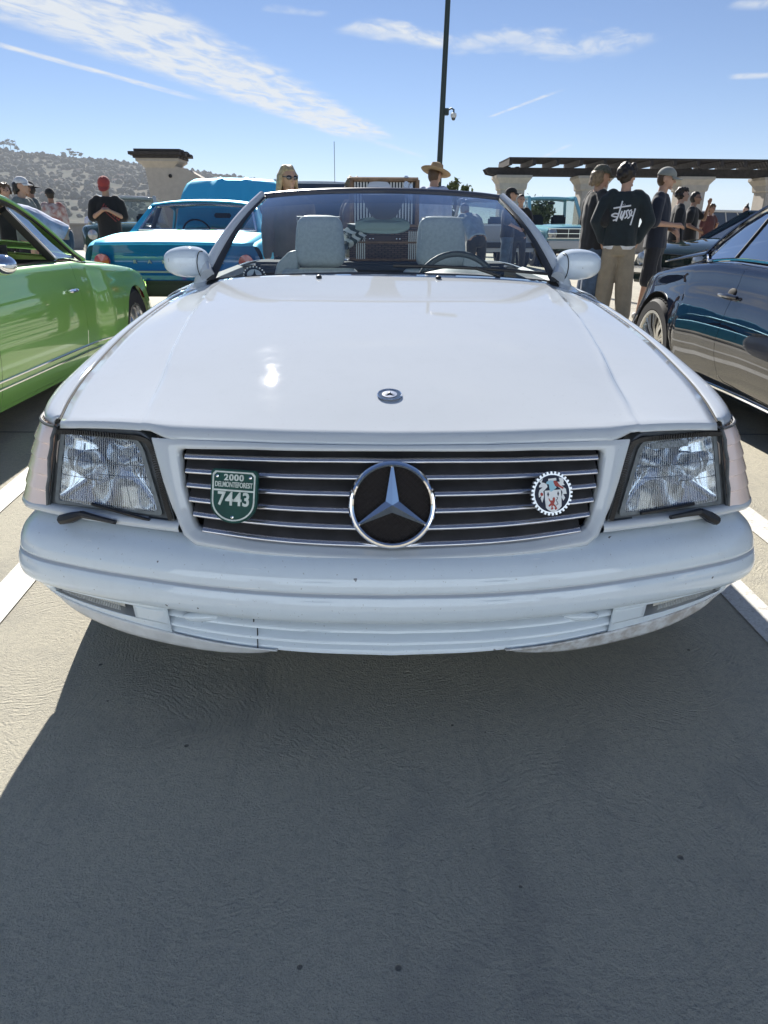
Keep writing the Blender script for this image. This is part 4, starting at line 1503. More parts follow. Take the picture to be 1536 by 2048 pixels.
for S in (-1, 1):
    ribbon('roof_rail', [Vector((S * (grx(z) + .003), y, z)) for y, z in [(y, rail(y)) for y in lin(2.34, 3.96, 40)]], .017, GP, GH, 8)
    ribbon('window_seal', [Vector((S * (grx(rail(y) - .02) + .006), y, rail(y) - .022)) for y in lin(2.40, 3.90, 36)], .010, BLACKP, GH, 6)
    pl = MB()       # slanting black pillar with a chrome edge between the two side windows
    pa, pb_ = Vector((S * grx(1.165), 3.20, 1.165)), Vector((S * (grx(.885) + .004), 3.50, .885))
    pl.tube([pa + Vector((0, -.03, 0)), pb_ + Vector((0, -.03, 0))], .030, 4)
    pl.build('window_pillar', BLACKP, GH, smooth=False)
    ribbon('pillar_chrome', [pa + Vector((S * .008, .012, .0)), pb_ + Vector((S * .008, .012, 0))], .011, CHROME, GH)
    qg = MB()
    qg.grid(lambda u, v: (lambda y: Vector((S * grx(lerp(.885, max(.89, rail(y) - .03), v)), y, lerp(.885, max(.89, rail(y) - .03), v))))(lerp(lerp(3.51, 3.23, v), lerp(3.86, 3.40, v), u)), lin(0, 1, 12), lin(0, 1, 8))
    qg.build('quarter_window', glass('quarter_glass', (.55, .62, .66), 4.0), GH)
    mrr = MB()
    def ms_(p):
        return Vector((p.x, p.y * (1 if p.y < 0 else .4), p.z))
    mrr.sphere((S * .885, 2.42, .905), (.075, .075, .050), 20, 12, ms_)
    mrr.tube([(S * .74, 2.47, .872), (S * .82, 2.45, .885)], [.016, .014], 8)
    mrr.build('door_mirror', CHROME, GH)
    st2 = MB()
    st2.box((S * .33, 3.12, .68), (.46, .13, .72), Matrix.Rotation(RAD(-12), 3, 'X'), bev=.06)
    st2.box((S * .33, 2.75, .36), (.46, .5, .14), bev=.05)
    st2.build('seat', mat('black_vinyl', (.015, .014, .015), .5), GH)
it = MB()
it.box((0, 3.1, .25), (1.42, 1.6, .06))
it.box((0, 3.75, .62), (1.30, .10, .50), bev=.04)
it.box((0, 2.25, .62), (1.30, .30, .42), bev=.04)
for S in (-1, 1):
    it.box((S * .70, 3.0, .55), (.03, 1.35, .55))
it.build('cabin_lining', mat('cabin_black', (.02, .019, .02), .7), GH, smooth=False)
ribbon('steering_wheel', [Vector((.35, 2.50, .84)) + Matrix.Rotation(RAD(-30), 3, 'X') @ Vector((cos(a) * .19, 0, sin(a) * .19)) for a in lin(0, 2 * pi, 30)], .011, BLACKP, GH)
bp = MB()
bp.tube([(x, 5.60 - .22 * (abs(x) / .72) ** 2.6, .36) for x in lin(-.60, .60, 25)], .034, 8, flat=.7)
bp.build('rear_bumper', CHROME, GH)

# ------------------------------------------------------------------ black coupe
JP = paint('black_blue_paint', (.006, .008, .016), rough=.25, peel=.01, cior=1.9)
JG = thing('black_coupe', 'glossy black coupe with multi-spoke wheel and chrome window line at the right edge', 'car', (2.785, 0, 0))
js = Shell(JG, JP, [(-.2, .50), (.1, .66), (.7, .79), (1.3, .86), (2.0, .892), (2.6, .918), (3.0, .922), (3.3, .905), (3.7, .862), (4.1, .80), (4.4, .715), (4.58, .60), (4.64, .50)],
           [(-.2, .55), (.1, .76), (.7, .875), (1.3, .90), (2.0, .888), (2.5, .885), (3.0, .902), (3.45, .925), (3.9, .918), (4.2, .86), (4.45, .73), (4.58, .58), (4.64, .46)],
           tin=.19, drop=.26, zb=.19, tuck=.125, arches=((.95, .36, .325), (3.68, .365, .33)), waist=.012, conv=.045)
for S in (-1, 1):
    js.side('front_wing', -.2, 1.395, S, 24)
    jd = js.side('door', 1.401, 2.7475, S, 26, 26, 0, .93)
    js.side('rear_quarter', 2.7505, 4.64, S, 46, 28)
    js.side('sill', 1.401, 2.742, S, 10, 5, .935, 1.0)
    def jon(y, z, off=0.0, sgn=S):
        a, b = 0., 1.
        for _ in range(16):
            m_ = (a + b) / 2
            if js.f(y, m_).z > z:
                a = m_
            else:
                b = m_
        return Vector((sgn * (js.f(y, a).x + off), y, z))
    ribbon('door_shut_line', [jon(y, z, -.002) for y, z in ((2.86, .905), (2.80, .84), (2.76, .75), (2.75, .60), (2.755, .48), (2.73, .38), (2.66, .315), (2.5, .285), (2.1, .262), (1.6, .25))][3:4] * 0 + [jon(2.749, z, -.003) for z in lin(.9, .32, 10)] + [jon(y, z, -.001) for y, z in ((2.70, .29), (2.5, .275), (2.1, .262), (1.6, .25))], .0025, GAPM, JG)
    rc = MB()
    rc.sphere(jon(2.775, .752, -.012), (.018, .055, .040), 18, 10)
    rc.build('handle_recess', GAPM, jd)
    hd = MB()
    hd.tube([jon(2.68, .748, .012), jon(2.74, .752, .030), jon(2.82, .752, .030), jon(2.88, .748, .012)], [.010, .013, .013, .010], 8)
    hd.build('door_handle', mat('handle_black_gloss', (.02, .02, .025), .12, coat=1), jd)
    ribbon('sill_chrome', [jon(y, .225, .004) for y in lin(1.40, 3.27, 16)], .010, CHROME, JG)
    for yc, zc in ((.95, .325), (3.68, .33)):
        wheel(JG, (S * .80, yc, zc), .325, .235, .240, S, mat('alloy_warm', (.62, .61, .58), .25, .9), 12, hub=.055, style='split')
        lb_ = MB()
        lb_.lathe([(.37, -S * .25), (.37, 0)], 24, 'X', (S * .90, yc, zc), 0, pi)
        lb_.build('wheel_arch_liner', BLACKP, JG)
JR = [(1.30, .905), (1.6, 1.08), (1.95, 1.225), (2.35, 1.29), (2.75, 1.28), (3.0, 1.228), (3.2, 1.15), (3.38, 1.035), (3.48, .935)]
def jrail(y):
    return itp(y, [p[0] for p in JR], [p[1] for p in JR])
def jrx(z):
    return lerp(.715, .545, (z - .90) / .35)
js.deck('hood', -.2, 1.34, .08, 18)
js.deck('boot_lid', 3.49, 4.64, lambda y: itp(y, [3.49, 3.9, 4.64], [.16, .10, .03]), 24)
js.cap('nose', -.2, .02, push=-.06)
js.cap('tail_panel', 4.64, .02, push=.04)
rf_ = MB()
def jroof(y, u):
    if y <= 3.48:
        z = jrail(y)
    else:
        z = .935 - (y - 3.48) * .12
    top = itp(y, [1.9, 2.4, 2.9, 3.3, 3.8, 4.05], [.05, .055, .06, .11, .11, .07])
    return Vector(((jrx(z) + .012) * u, y, z + .012 + top * (1 - abs(u) ** 2.6)))
rf_.grid(jroof, lin(1.92, 4.05, 40), lin(-1, 1, 25))
rf_.build('roof', JP, JG, auto=60, solid=.01)
bw = MB()
bw.grid(lambda y, u: jroof(y, u) + Vector((0, .004, .010)), lin(2.95, 3.8, 12), lin(-.72, .72, 11))
bw.build('rear_window', MATS['dark_glass'], JG)
wsn = MB()
wsn.grid(lambda u, v: lerp(Vector((.68 * u, 1.34 - .12 * (1 - u * u), .93)), Vector((.55 * u, 1.94 - .08 * (1 - u * u), 1.21 + .05 * (1 - u * u))), v), lin(-1, 1, 13), lin(0, 1, 6))
wsn.build('windscreen', MATS['dark_glass'], JG)
for S in (-1, 1):
    ribbon('roof_rail', [Vector((S * (jrx(jrail(y)) + .006), y, jrail(y) + .004)) for y in lin(1.30, 3.48, 40)], .018, JP, JG, 8)
    sgl = MB()
    def jwin(y, v, S=S):
        zb_ = js.zt(y) + .010
        z = lerp(zb_, max(zb_ + .002, jrail(y) - .012), v)
        return Vector((S * jrx(z), y, z))
    sgl.grid(jwin, lin(1.42, 3.45, 26), lin(0, 1, 8))
    sgl.build('side_window', glass('coupe_side_glass', (.20, .25, .33), 5.5, 0.0), JG)
    ribbon('window_divider', [jwin(lerp(3.10, 2.98, v), v) + Vector((S * .004, 0, 0)) for v in lin(0, 1, 8)], .007, BLACKP, JG)
    ch = [Vector((S * (jrx(js.zt(y) + .01) + .010), y, js.zt(y) + .008)) for y in lin(1.42, 3.40, 26)]
    ch += [Vector((S * (jrx(jrail(y) - .008) + .010), y, jrail(y) - .008)) for y in (3.465, 3.44, 3.38, 3.25, 3.1, 2.9, 2.6, 2.3, 2.0)]
    ribbon('window_chrome', ch, .0095, CHROME, JG)
it = MB()
it.box((0, 2.3, .55), (1.36, 2.0, .60))
it.build('cabin_lining', MATS['cabin_black'], JG, smooth=False)
mrr = MB()
for S in (-1,):
    mrr.sphere((S * .97, 1.22, .945), (.10, .07, .06), 18, 10)
    mrr.tube([(S * .80, 1.25, .89), (S * .90, 1.23, .925)], [.02, .02], 8)
mrr.build('door_mirror', JP, JG)

# ------------------------------------------------------------------ blue saloon with raised hood
BP = paint('sky_blue_paint', (.09, .62, .88), flake=.3, rough=.5, coat=.12)
BC = thing('blue_saloon', 'bright blue vintage saloon seen from behind with its hood raised', 'car', (-1.99, 6.15, 0), RAD(1.0))
b_s = Shell(BC, BP, [(0, .90), (.06, .925), (.5, .965), (1.1, 1.0), (1.6, .99), (2.6, .955), (3.2, .94), (4.4, .90), (4.55, .85)],
            [(0, .87), (.3, .90), (1.2, .92), (3.0, .92), (4.2, .90), (4.55, .86)], tin=.10, drop=.16, zb=.28, tuck=.06, arches=((.95, .36, .33), (3.65, .36, .33)))
for S in (-1, 1):
    b_s.side('rear_quarter', 0, 1.72, S, 24)
    b_s.side('door', 1.727, 2.95, S, 12)
    b_s.side('front_wing', 2.957, 4.55, S, 24)
    for yc in (.95, 3.65):
        wheel(BC, (S * .80, yc, .33), .33, .20, .2, S, CHROME, 5, style='steel')
b_s.deck('trunk_lid', 0.0, 1.16, lambda y: itp(y, [0, .2, 1.16], [.006, .02, .03]), 16)
b_s.cap('nose', 4.55, .02)
cp = MB()
def tailp(u, v):
    x = lerp(-1, 1, u) * lerp(.775, .86, min(1, v * 2.2))
    z = lerp(.903, .46, v)
    return Vector((x, .0 + (.055 * sin(min(1, v / .62) * pi) if v < .62 else -.012), z))
cp.grid(tailp, lin(0, 1, 17), lin(0, 1, 26))
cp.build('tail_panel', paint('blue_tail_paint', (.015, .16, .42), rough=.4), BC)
ribbon('tail_trim', [(x, -.012, .655) for x in lin(-.78, .78, 8)], .010, mat('satin_trim', (.40, .42, .45), .45, .4), BC)
for k, chh in enumerate('RAMBLER'):
    xk = -.40 + k * .142
    text_mesh('tail_letter', chh, .042, mat('satin_letter', (.32, .36, .42), .5, .3), BC, lambda u, v, w, xk=xk: Vector((xk + u, .038 - w, .745 + v)), .006, 1.2, .002)
bpm = MB()
bpm.box((0, -.06, .50), (1.78, .10, .15), bev=.03)
bpo = bpm.build('rear_bumper', mat('dark_bumper', (.035, .035, .038), .45, .2), BC)
for x in (-.30, .30):
    q = MB()
    q.box((x, -.125, .505), (.06, .05, .17), bev=.015)
    q.build('bumper_guard', CHROME, bpo)
for S in (-1, 1):
    q = MB()
    q.lathe([(.075, .0), (.07, -.03), (.001, -.04)], 18, 'Y', (S * .70, -.012, .75))
    q.build('tail_light', MATS['tail_red_glass'], BC)
BR = [(1.13, 1.005), (1.25, 1.10), (1.5, 1.245), (1.75, 1.30), (2.3, 1.315), (2.8, 1.27), (3.05, 1.10), (3.22, .95)]
def brl(y):
    return itp(y, [p[0] for p in BR], [p[1] for p in BR])
def brx(z):
    return lerp(.75, .60, (z - 1.0) / .31)
rf_ = MB()
rf_.grid(lambda y, u: Vector(((brx(brl(y)) + .005) * u, y, brl(y) + .012 + .05 * (1 - abs(u) ** 2.6))), lin(1.62, 2.80, 20), lin(-1, 1, 21))
rf_.build('roof', BP, BC, auto=60, solid=.01)
bw = MB()
def bback(u, v):
    y = lerp(1.17, 1.64, v)
    z = lerp(1.015, 1.285, v)
    return Vector((u * lerp(.66, .55, v), y - .05 * (1 - u * u), z + .03 * (1 - u * u) * v))
bw.grid(bback, lin(-1, 1, 17), lin(.05, .97, 8))
bwo = bw.build('rear_window', glass('saloon_glass', (.50, .52, .55), 1.5), BC)
loop = [bback(u, .05) for u in lin(-1, 1, 13)] + [bback(1, v) for v in lin(.1, .9, 6)] + [bback(u, .97) for u in lin(1, -1, 13)] + [bback(-1, v) for v in lin(.9, .05, 7)]
ribbon('window_chrome', loop, .014, CHROME, bwo)
wsn = MB()
wsn.grid(lambda u, v: lerp(Vector((.72 * u, 3.22, .96)), Vector((.58 * u, 2.82, 1.29)), v), lin(-1, 1, 7), lin(0, 1, 4))
wsn.build('windscreen', MATS['car_glass'], BC)
for S in (-1, 1):
    pl = MB()
    def cpil(u, v, S=S):
        z = lerp(1.0, lerp(1.29, 1.30, u), v)
        y = lerp(lerp(1.14, 1.62, v), lerp(1.62, 1.80, v), u)
        return Vector((S * (brx(z) + .006), y, z))
    pl.grid(cpil, lin(0, 1, 6), lin(0, 1, 8))
    pl.grid(lambda v, w: lerp(cpil(0, v), bback(S * 1.0, v) + Vector((0, .01, 0)), w), lin(0, 1, 8), [0, 1])
    pl.build('rear_pillar', BP, BC, auto=40, solid=.008)
    ribbon('roof_rail', [Vector((S * brx(z), y, z)) for y, z in [(y, brl(y)) for y in lin(1.7, 3.22, 20)]], .022, BP, BC)
    ribbon('door_pillar', [Vector((S * brx(1.0), 2.05, 1.0)), Vector((S * brx(1.3), 2.02, 1.3))], .03, BLACKP, BC)
    st2 = MB()
    st2.box((S * .36, 2.45, .80), (.5, .12, .46), bev=.05)
    st2.build('seat', MATS['black_vinyl'], BC)
it = MB()
it.box((0, 2.2, .40), (1.6, 2.0, .08))
it.box((0, 1.30, .82), (1.45, .12, .34), bev=.04)
it.box((0, 3.12, .86), (1.45, .2, .16), bev=.04)
it.build('cabin_lining', MATS['cabin_black'], BC, smooth=False)
ribbon('steering_wheel', [Vector((-.36, 2.86, .97)) + Matrix.Rotation(RAD(20), 3, 'X') @ Vector((cos(a) * .19, 0, sin(a) * .19)) for a in lin(0, 2 * pi, 30)], .012, BLACKP, BC)
mm = MB()
mm.box((.02, 2.72, 1.20), (.22, .03, .06), bev=.015)
mm.build('rear_view_mirror', BLACKP, BC)
ho = MB()
def raised(u, v):
    w_ = itp(v, [0, .4, .86, 1], [.74, .72, .66, .56])
    y = lerp(3.30, 3.98, v)
    z = lerp(1.02, 1.67, v) + .06 * sin(v * pi)
    ridge = .025 * exp(-((abs(u) - .33) / .07) ** 2) + .03 * (1 - u * u)
    return Vector((u * w_, y - ridge * .8, z + ridge * .6))
ho.grid(raised, lin(-1, 1, 33), lin(0, 1, 16))
hoo = ho.build('raised_hood', BP, BC, auto=60, solid=.03)
hoo['label'] = 'blue hood propped open above the roof'
ribbon('hood_slit', [raised(-.12, v) + Vector((0, -.012, .01)) for v in lin(.05, .97, 8)], .012, BLACKP, hoo, 4)
ribbon('hood_edge', [raised(u, 1) for u in lin(-1, 1, 12)], .014, BP, hoo)

# ------------------------------------------------------------------ vehicles farther back
def far_car(name, label, loc, rz, pm_, spec, group=None, scale=1.0):
    """saloon, pickup or wagon from a few tables, rear at y = 0"""
    T = thing(name, label, spec.get('cat', 'car'), loc, rz, group, scale)
    L = spec['len']
    s_ = Shell(T, pm_, spec['ZT'], spec['XM'], tin=.10, drop=.14, zb=spec.get('zb', .3), tuck=.05, arches=tuple((y, spec['wr'] + .04, spec['wr']) for y in spec['wheels']))
    for S in (-1, 1):
        d0, d1 = spec['door']
        s_.side('rear_side', 0, d0 - .004, S, 14, 14)
        s_.side('door', d0, d1, S, 6, 14)
        s_.side('front_side', d1 + .004, L, S, 14, 14)
        for y in spec['wheels']:
            wheel(T, (S * (s_.xm(y) - .12), y, spec['wr']), spec['wr'], .22, spec['wr'] * .6, S, mat('far_rim', (.4, .4, .4), .35, .8), 5, style='steel')
    c0, c1, c2, c3 = spec['cab']           # base rear, roof rear, roof front, base front
    zr, zb = spec['roof'], spec['belt']
    s_.deck('rear_deck', 0, c0 if not spec.get('bed') else .02, .03, 8)
    s_.deck('hood', c3, L, spec.get('hcrown', .05), 10)
    s_.cap('tail_panel', 0, .02)
    s_.cap('nose', L, .03)
    xb, xr = spec['cabx']
    gl_ = spec.get('glass', MATS['car_glass'])
    r_ = MB()
    r_.grid(lambda y, u: Vector((xr * u * (1 if 0 < y < 1 else .97), lerp(c1, c2, y), zr - .05 * (1 if y in (0, 1) else 0) * 0 - .03 * (2 * y - 1) ** 6 + .04 * (1 - abs(u) ** 3))), lin(0, 1, 12), lin(-1, 1, 15))
    r_.build('roof', spec.get('roofmat', pm_), T, auto=60, solid=.07)
    for nm, ya, yb in (('rear_window', c0, c1), ('windscreen', c3, c2)):
        w_ = MB()
        w_.grid(lambda u, v: lerp(Vector((xb * u * .94, ya, zb)), Vector((xr * u * .94, yb, zr - .02)), v), lin(-1, 1, 7), lin(0, 1, 4))
        w_.build(nm, gl_, T)
    for S in (-1, 1):
        P = [Vector((S * xb, c0, zb)), Vector((S * xr, c1, zr)), Vector((S * xr, c2, zr)), Vector((S * xb, c3, zb))]
        ribbon('roof_pillar', [P[0], P[1]], .045, spec.get('roofmat', pm_), T)
        ribbon('roof_pillar', [P[3], P[2]], .05, spec.get('roofmat', pm_), T)
        ribbon('roof_rail', [P[1], P[2]], .05, spec.get('roofmat', pm_), T)
        w_ = MB()
        w_.grid(lambda u, v: lerp(lerp(P[0], P[3], u), lerp(P[1], P[2], u), v), lin(0, 1, 7), lin(0, 1, 4))
        w_.build('side_window', gl_, T)
        for k in spec.get('bpil', (.5,)):
            ribbon('door_pillar', [lerp(P[0], P[3], k), lerp(P[1], P[2], k)], .03, spec.get('roofmat', pm_), T)
    it_ = MB()
    it_.box((0, (c0 + c3) / 2, zb - .35), (xb * 1.8, (c3 - c0) * .9, .5))
    for x in (-.35, .35):
        it_.box((x, lerp(c0, c3, .45), zb), (.45, .14, .5), bev=.05)
    it_.build('cabin_lining', MATS['cabin_black'], T, smooth=False)
    return T, s_

def at_px(x, y, depth_y):
    d = pix_dir(x, y)
    k = (depth_y + 1.285) / d.y
    return Vector((-.043 + d.x * k, depth_y, 1.10 + d.z * k))

# pale blue pickup facing the camera
TP = paint('pale_blue_truck_paint', (.30, .60, .66), rough=.4)
PK = dict(cat='truck', len=4.9, ZT=[(0, 1.02), (1.9, 1.04), (3.3, 1.06), (3.6, 1.06), (4.75, 1.0), (4.9, .96)], XM=[(0, .92), (.3, .95), (4.5, .95), (4.9, .93)], wheels=(.95, 4.0), wr=.37, door=(2.1, 3.25), cab=(1.98, 2.12, 2.85, 3.30), roof=1.80, belt=1.10, cabx=(.80, .70), bed=True, zb=.42, bpil=())
tpos = at_px(1160, 470, 21.0)
TR, ts = far_car('pickup_truck', 'pale blue vintage pickup truck facing the camera behind the three standing men', (tpos.x - 1.05, 25.4, 0), pi + RAD(9), TP, PK, scale=1.06)
g_ = MB()
g_.box((0, 4.93, .86), (1.30, .04, .24), bev=.01)
go_ = g_.build('grille', mat('truck_grille_dark', (.03, .03, .035), .4), TR)
for z in (.98, .86, .745):
    ribbon('grille_bar', [(-.9, 4.955, z), (.9, 4.955, z)], .014, CHROME, go_)
for x in (-.32, 0, .32):
    ribbon('grille_bar', [(x, 4.955, .745), (x, 4.955, .98)], .010, CHROME, go_)
for S in (-1, 1):
    q = MB()
    q.lathe([(.125, .0), (.125, .03), (.10, .035), (.095, .02), (.001, .045)], 24, 'Y', (S * .76, 4.92, .86))
    q.build('headlight', mat('sealed_beam', (.45, .47, .48), .15, .6), TR)
q = MB()
q.box((0, 5.02, .58), (1.85, .10, .20), bev=.03)
q.build('front_bumper', mat('bumper_dull_white', (.50, .50, .50), .35, .4), TR)
q = MB()
q.box((0, .05, .80), (1.75, .05, .46), bev=.01)
q.box((0, 1.0, .62), (1.7, 1.9, .04))
q.build('bed', TP, TR)
q = MB()
q.box((0, 2.80, 1.66), (.22, .03, .07), bev=.01)
q.build('rear_view_mirror', BLACKP, TR)
q = MB()
q.box((0, 4.925, .63), (1.8, .06, .10))
q.box((0, 4.6, .42), (1.5, .6, .1))
q.build('front_valance', BLACKP, TR)

# silver pickup seen from behind, tail lamp at its corner
SP = paint('silver_grey_paint', (.42, .44, .48), flake=.4, rough=.35)
PK2 = dict(PK); PK2.update(ZT=[(0, 1.12), (1.9, 1.12), (3.3, 1.12), (4.75, 1.08), (4.9, 1.0)], zb=.45)
c_ = at_px(1076, 440, 19.0)
T2, s2_ = far_car('silver_pickup', 'silver pickup seen from behind with a red lamp at its corner', (c_.x - .93, 19.0, 0), RAD(3), SP, PK2)
for S in (-1, 1):
    q = MB()
    q.box((S * .86, -.012, .93), (.15, .05, .30), bev=.02)
    q.build('tail_light', mat('tail_lamp_red', (.55, .03, .02), .2, coat=1), T2)
q = MB()
q.box((0, -.02, .92), (1.52, .05, .36), bev=.01)
q.build('tailgate', mat('tailgate_grey', (.30, .31, .34), .35, .4), T2)
q = MB()
q.box((0, -.08, .62), (1.80, .12, .14), bev=.02)
q.build('rear_bumper', BLACKP, T2)

SUV = dict(len=4.6, ZT=[(0, 1.05), (1.0, 1.08), (3.2, 1.08), (4.3, 1.02), (4.6, .85)], XM=[(0, .84), (.3, .91), (4.2, .91), (4.6, .80)], wheels=(.85, 3.65), wr=.35, door=(1.2, 2.9), cab=(.10, .35, 2.55, 3.30), roof=1.72, belt=1.08, cabx=(.84, .70), zb=.3, bpil=(.34, .66), glass=mat('suv_privacy_glass', (.05, .06, .075), .05, coat=1))
SV = paint('silver_suv_paint', (.62, .63, .64), rough=.35)
c_ = at_px(1455, 440, 30.0)
far_car('silver_suv', 'silver wagon parked far back between the men and the black coupe', (c_.x - 1.5, 30.0, 0), RAD(-62), SV, SUV)
WV = paint('white_van_paint', (.74, .74, .74), rough=.4)
c_ = at_px(632, 380, 11.5)
WVAN, _ = far_car('white_suv', 'white estate wagon with a whip antenna parked behind the roadster', (c_.x, 11.6, 0), RAD(2), WV, {**SUV, 'roof': 1.76})
ribbon('antenna', [(.30, .3, 1.76), (.30, .36, 2.38)], .005, BLACKP, WVAN, 5)
CT = paint('cream_truck_paint', (.66, .66, .60), rough=.4)
c_ = at_px(150, 450, 17.0)
CRT, _ = far_car('cream_wagon', 'cream and green vintage wagon behind the bending man', (c_.x + .2, 21.2, 0), pi + RAD(12), paint('dark_green_paint', (.04, .08, .06), rough=.35), {**SUV, 'roofmat': CT, 'glass': MATS['car_glass']})
for S in (-1, 1):
    q = MB()
    q.lathe([(.11, .0), (.11, .03), (.001, .05)], 18, 'Y', (S * .62, 4.60, .84))
    q.build('headlight', MATS['sealed_beam'], CRT)
q = MB()
q.box((0, 4.62, .78), (.9, .05, .20), bev=.01)
q.box((0, 4.70, .52), (1.7, .10, .12), bev=.02)
q.build('grille', CHROME, CRT)
DC = paint('dark_green_car_paint', (.018, .03, .028), rough=.25)
SED = dict(len=4.5, ZT=[(0, .82), (.9, .90), (3.2, .90), (4.2, .80), (4.5, .66)], XM=[(0, .80), (.4, .88), (4.0, .88), (4.5, .74)], wheels=(.85, 3.55), wr=.31, door=(1.5, 2.75), cab=(.75, 1.35, 2.35, 3.1), roof=1.33, belt=.90, cabx=(.76, .58), zb=.25)
c_ = at_px(1338, 500, 10.5)
_rz = RAD(112)
DK, _ = far_car('dark_saloon', 'dark reflective saloon nosing out behind the black coupe', (c_.x + 4.5 * sin(_rz), 10.5 - 4.5 * cos(_rz), 0), _rz, DC, {**SED, 'glass': MATS['suv_privacy_glass']})
for S in (-1, 1):
    q = MB()
    q.lathe([(.10, .0), (.10, .04), (.08, .05), (.001, .06)], 20, 'Y', (S * .60, 4.46, .62))
    q.build('headlight', MATS['sealed_beam'], DK)
q = MB()
q.box((0, 4.56, .46), (1.5, .08, .10), bev=.03)
q.build('front_bumper', CHROME, DK)
# ------------------------------------------------------------------ buildings and far setting
STUC = mat('stucco_beige', (.52, .47, .41), .9, noise=(6, .12), bump=(60, .4, .004))
TIMB = mat('dark_timber', (.055, .045, .04), .75, noise=(8, .4), bump=(40, .3, .004))
def pillar(parent, c, w, h, cap):
    b = MB()
    b.box((c[0], c[1], h / 2), (w, w, h), bev=.03)
    sh = b.build('shaft', STUC, parent)
    b = MB()
    V = []
    for k, (e, z) in enumerate(((0.02, h - .42), (.05, h - .38), (.07, h - .20), (.17, h - .06), (.20, h - .03), (.20, h + .06))):
        q_ = w / 2 + e * cap
        V += [(c[0] - q_, c[1] - q_, z), (c[0] + q_, c[1] - q_, z), (c[0] + q_, c[1] + q_, z), (c[0] - q_, c[1] + q_, z)]
    F = [(i * 4 + j, i * 4 + (j + 1) % 4, i * 4 + 4 + (j + 1) % 4, i * 4 + 4 + j) for i in range(5) for j in range(4)] + [(20, 21, 22, 23)]
    b.add(V, F)
    b.build('capital', STUC, parent, smooth=False)

PG = thing('pergola', 'timber pergola on stucco pillars standing behind the parked cars', 'pergola', (0, 0, 0))
YP = 27.0
p1, p4 = at_px(1023, 352, YP), at_px(1536, 360, YP)
hcap = p1.z
xs_ = [at_px(px_, 355, YP).x for px_ in (1023, 1183, 1382, 1548, 1715, 1880)]
for x in xs_:
    pillar(PG, (x, YP), .86, hcap - .06, 1.0)
x0, x1 = at_px(968, 340, YP).x, xs_[-1] + 1.5
ztop = at_px(1010, 345, YP).z
for dy in (-.32, .32):
    b = MB()
    b.prism([(x0, ztop + .10), (x0 + .10, ztop - .06), (x0 + .35, ztop - .11), (x1, ztop - .11), (x1, ztop + .14), (x0 + .1, ztop + .14)], lambda u, v, h_: Vector((u, YP + h_, v)), dy - .07, dy + .07)
    b.build('beam', TIMB, PG, smooth=False)
for x in xs_:
    for dx in (-.16, .16):
        b = MB()
        b.box((x + dx, YP, hcap + .13), (.12, .5, .32))
        b.build('post_block', TIMB, PG, smooth=False)
n = 22
for k in range(n):
    x = lerp(x0 + .75, x1 - .3, k / (n - 1))
    b = MB()
    b.box((x, YP, ztop + .26), (.11, 2.3, .18))
    b.build('rafter', TIMB, PG, smooth=False)
for k in range(11):
    b = MB()
    b.box(((x0 + x1) / 2 + .35, YP - 1.05 + k * .21, ztop + .385), (x1 - x0 - .7, .085, .06))
    b.build('purlin', TIMB, PG, smooth=False)

# stair tower pier with a swept wall
TW = thing('stair_tower', 'beige stucco tower pier with a flared dark cap and a curved wall beside it', 'tower', (0, 0, 0))
YT = 26.0
a_ = at_px(288, 325, YT)
b_ = at_px(347, 325, YT)
xl, xr_, zt_ = a_.x, b_.x, a_.z
w_ = xr_ - xl
q = MB()
prof = [(xl + .28, 0), (xl, zt_), (xr_, zt_ - .05)]
cv = [at_px(px_, py_, YT) for px_, py_ in ((347, 331), (375, 339), (398, 352), (415, 366), (432, 384), (447, 405))]
poly = [(xl + .28, -.0), (xl, zt_)] + [(xr_ - .02, zt_)] + [(p.x, p.z) for p in cv] + [(cv[-1].x + .6, 0)]
q.prism(poly, lambda u, v, h_: Vector((u, YT + h_, v)), 0, .9)
q.build('tower_wall', STUC, TW, smooth=False)
q = MB()
cx_, hw_ = (xl + xr_) / 2, w_ / 2
V = []
for e, z in ((.0, zt_ - .16), (.10, zt_ - .05), (.22, zt_ + .04), (.22, zt_ + .13)):
    V += [(cx_ - hw_ - e, YT - e, z), (cx_ + hw_ + e, YT - e, z), (cx_ + hw_ + e, YT + .9 + e, z), (cx_ - hw_ - e, YT + .9 + e, z)]
q.add(V, [(i * 4 + j, i * 4 + (j + 1) % 4, i * 4 + 4 + (j + 1) % 4, i * 4 + 4 + j) for i in range(3) for j in range(4)] + [(12, 13, 14, 15)])
q.build('tower_capital', STUC, TW, smooth=False)
for k, (e, z, h_) in enumerate(((.30, zt_ + .17, .09), (.40, zt_ + .27, .10), (.32, zt_ + .37, .07))):
    for j in range(5):
        q = MB()
        yy = YT - e + (j + .5) * (.9 + 2 * e) / 5
        q.box((cx_ + random.uniform(-.05, .05), yy, z), (w_ + 2 * e + random.uniform(-.1, .1), (.9 + 2 * e) / 5 - .02, h_))
        q.build('cap_board', TIMB, TW, smooth=False)
q = MB()
q.lathe([(.06, -.03), (.06, .0), (.001, -.02)], 14, 'Y', (at_px(341, 352, YT).x, YT - .01, at_px(341, 352, YT).z))
q.build('wall_light', BLACKP, TW)

# parapet round the deck
PAR = mat('parapet_stucco', (.45, .41, .36), .9, noise=(4, .15))
for nm, c, s in (('low stucco parapet wall along the far edge of the deck', (0, 33, .5), (110, .3, 1.0)), ('low stucco parapet wall along the left edge of the deck', (-45, 10, .5), (.3, 60, 1.0)), ('low stucco parapet wall along the right edge of the deck', (48, 10, .5), (.3, 60, 1.0))):
    o = MB().box(c, s, bev=.04).box((c[0], c[1], 1.03), (s[0] + .12, s[1] + .12, .08), bev=.02).build('parapet_wall', PAR)
    tag(o, nm, 'wall')

